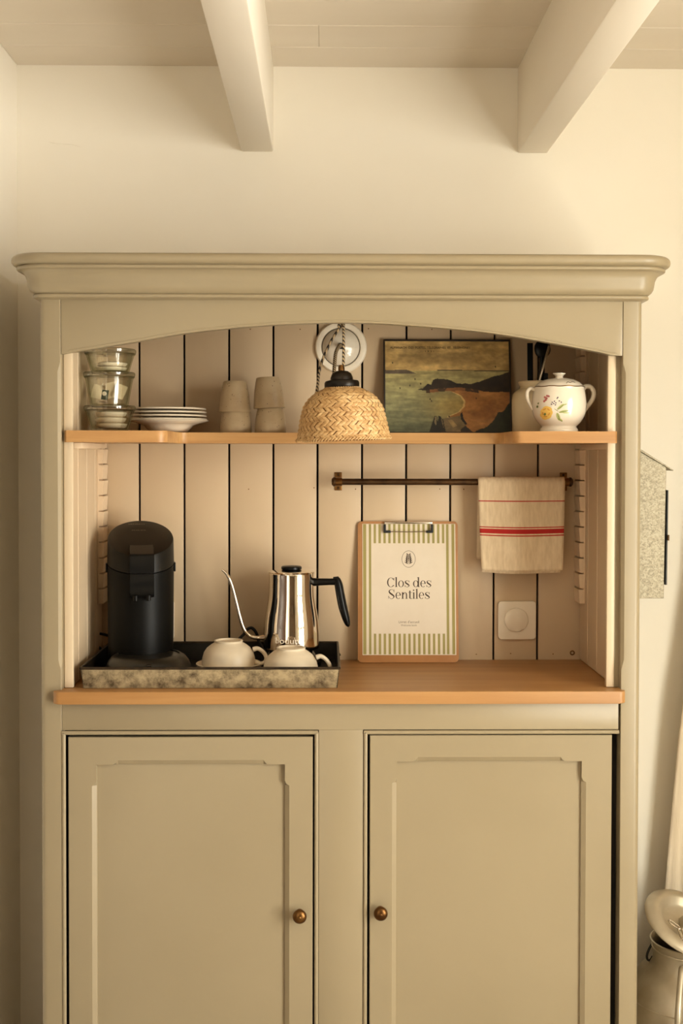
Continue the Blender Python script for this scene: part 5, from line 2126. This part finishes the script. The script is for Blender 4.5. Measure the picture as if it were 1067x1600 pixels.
# ------------------------------------------------------------------ milk churn with tilted lid
YCH = 0.15
sch = S(YCH)
chx = P(1073, 1500, YCH).x
zrim = P(1073, 1468, YCH).z
cc = Vector((chx, YCH, 0.0))
ch = thing('milk_churn', 'old aluminium milk churn standing on the floor beside the dresser', 'milk churn', cc)
zsh = P(1073, 1530, YCH).z
rn = 56.0 / sch
rb_ = min(0.124, chx - XRC - 0.004)
body = [(0, .004), (rb_ * .93, .004), (rb_ * .95, 0), (rb_ * .98, .003), (rb_, .02), (rb_, zsh - .055), (rb_ * .985, zsh - .03), (rb_ * .93, zsh - .008), (rb_ * .80, zsh + .016), (rn * 1.02, zsh + .032), (rn * .93, zsh + .044),
        (rn * .93, zrim - .022), (rn * .96, zrim - .010), (rn * 1.02, zrim), (rn * .985, zrim + .001), (rn * .93, zrim - .006), (rn * .89, zrim - .02), (rn * .89, zsh + .04), (rb_ * .9, zsh - .02), (rb_ * .95, .03), (0, .012)]
lathe('body', body, cc, 'alu', ch, 64, angle=50)
tube('rim_bead', [(cc.x + rn * .955 * math.sin(a), cc.y - rn * .955 * math.cos(a), zrim - .017) for a in np.linspace(0, 2 * math.pi, 49)[:-1]], .0022, 'alu', ch, 8, closed=True)
tube('shoulder_seam', [(cc.x + rb_ * .99 * math.sin(a), cc.y - rb_ * .99 * math.cos(a), zsh - .034) for a in np.linspace(0, 2 * math.pi, 65)[:-1]], .0018, 'alu', ch, 6, closed=True)


def churn_handle(ang):
    d = Vector((math.sin(ang), -math.cos(ang), 0))
    pts_ = [cc + d * (rn * .92) + Vector((0, 0, zrim - .038)), cc + d * (rn * 1.08) + Vector((0, 0, zrim - .034)), cc + d * (rn * 1.32) + Vector((0, 0, zrim - .052)), cc + d * (rb_ * 1.06) + Vector((0, 0, zrim - .095)),
            cc + d * (rb_ * 1.12) + Vector((0, 0, zrim - .13)), cc + d * (rb_ * 1.06) + Vector((0, 0, zrim - .158)), cc + d * (rb_ * .985) + Vector((0, 0, zrim - .166))]
    tube('handle', smooth_path(pts_, 6), [.008, .0072, .0068, .0068, .0068, .0072, .008], 'alu', ch, 12)


churn_handle(-.42)
churn_handle(math.pi - .42)
hk = [P(1019, 1474, YCH + .02), P(1014.5, 1482, YCH + .02), P(1010.8, 1492, YCH + .02), P(1011.5, 1499, YCH + .02), P(1016, 1500, YCH + .02), P(1019.5, 1494, YCH + .02)]
tube('lid_hook', smooth_path(hk, 6), 0.0026, 'wire', ch, 10)

# lid: dished disc resting tilted on the mouth
rl = 69.0 / sch
tl = Matrix.Rotation(0.30, 3, 'Y') @ Matrix.Rotation(0.42, 3, 'X')
lc = P(1075, 1438, YCH - .005)
lt = thing('churn_lid', 'dished aluminium churn lid lying tilted on the mouth of the milk churn', 'lid', lc)
lp = [(0, -.014), (rl * .50, -.014), (rl * .58, -.010), (rl * .66, .001), (rl * .74, .0045), (rl * .84, .002), (rl * .95, -.004), (rl, -.008), (rl, -.0105), (rl * .94, -.008), (rl * .84, -.002), (rl * .74, .0005),
      (rl * .68, -.003), (rl * .60, -.014), (rl * .56, -.03), (rl * .5, -.032), (0, -.032)]
lathe('dish', lp, lc, 'alu', lt, 64, angle=50, rot=tl)
mk = lambda x, y_, z: lc + tl @ Vector((x, y_, z))
box_pts = [(-.014, -.02, -.013), (.02, -.02, -.013), (.02, .012, -.013), (-.014, .012, -.013), (-.010, -.016, .004), (.016, -.016, .004), (.016, .008, .004), (-.010, .008, .004)]
mesh('lug', [mk(*p) for p in box_pts], [(3, 2, 1, 0), (4, 5, 6, 7), (0, 1, 5, 4), (1, 2, 6, 5), (2, 3, 7, 6), (3, 0, 4, 7)], 'alu', lt, smooth=False)


def chain_link(pa_, pb_, wd_, up_v):
    pa_, pb_ = Vector(pa_), Vector(pb_)
    d = (pb_ - pa_).normalized()
    n = d.cross(up_v).normalized()
    Lh = (pb_ - pa_).length / 2
    mid = (pa_ + pb_) / 2
    pts_ = []
    for k in range(20):
        a = 2 * math.pi * k / 20
        pts_.append(mid + d * (Lh * math.copysign(abs(math.cos(a)) ** .7, math.cos(a))) + n * (wd_ * math.copysign(abs(math.sin(a)) ** .7, math.sin(a))))
    tube('chain_link', pts_, .0017, 'chrome', lt, 8, closed=True)


def onlid(px, py):
    d_ = ray(px, py)
    n_ = tl @ Vector((0, 0, 1))
    t_ = (lc - CL).dot(n_) / d_.dot(n_)
    return CL + d_ * t_ + n_ * .004


nl = tl @ Vector((0, 0, 1))
chain_link(onlid(1043.5, 1440), onlid(1062, 1453.5), .0045, nl)
chain_link(onlid(1060, 1452), onlid(1066, 1470), .0045, (tl @ Vector((0, .3, 1))).normalized())
chain_link(onlid(1065, 1467), onlid(1078, 1478), .0045, nl)

# ------------------------------------------------------------------ linen curtain by the back wall
YCU = 0.315
edge = [(1125, 400), (1115, 700), (1098, 900), (1080, 1020), (1069, 1085), (1060, 1160), (1053, 1240), (1046, 1320), (1040.5, 1385), (1036, 1460), (1033, 1530), (1032, 1600)]
eX = [P(a, b_, YCU).x for a, b_ in edge]
eZ = [P(a, b_, YCU).z for a, b_ in edge]
ztop = 2.02
NVc, NUc = 44, 60
vv, ff = [], []
for k in range(NVc + 1):
    z = 0.04 + (ztop - 0.04) * k / NVc
    x0 = float(np.interp(z, list(reversed(eZ)), list(reversed(eX))))
    x1 = x0 + 0.40 - 0.08 * min(1, z / 1.5)
    for i in range(NUc + 1):
        u = i / NUc
        amp = 0.018 * (0.6 + 0.5 * (1 - z / ztop))
        yy = YCU + amp * math.sin(u * 26 + .6 + .5 * math.sin(z * 2)) * min(1, u * 6 + .12) + .004 * math.sin(u * 61 + z * 3)
        vv.append((x0 + (x1 - x0) * u, min(yy, YW - .012), z))
for k in range(NVc):
    for i in range(NUc):
        q = k * (NUc + 1) + i
        ff.append((q, q + 1, q + NUc + 2, q + NUc + 1))
cu = thing('curtain', 'pale linen curtain hanging against the wall behind the milk churn', 'curtain', (eX[-1] + .2, YCU, 0.04))
cl_o = mesh('cloth', vv, ff, 'linen', cu, angle=180)
so = cl_o.modifiers.new('thick', 'SOLIDIFY'); so.thickness = 0.0018; so.offset = 0
tube('curtain_rod', [(eX[0] - .02, YCU, ztop + .012), (eX[0] + .45, YCU, ztop + .012)], .009, 'bronze', cu, 14)
for x in (eX[0] + .01, eX[0] + .42):
    tube('rod_bracket', [(x, YCU, ztop + .012), (x, YW - .0005, ztop + .012)], .006, 'bronze', cu, 10)
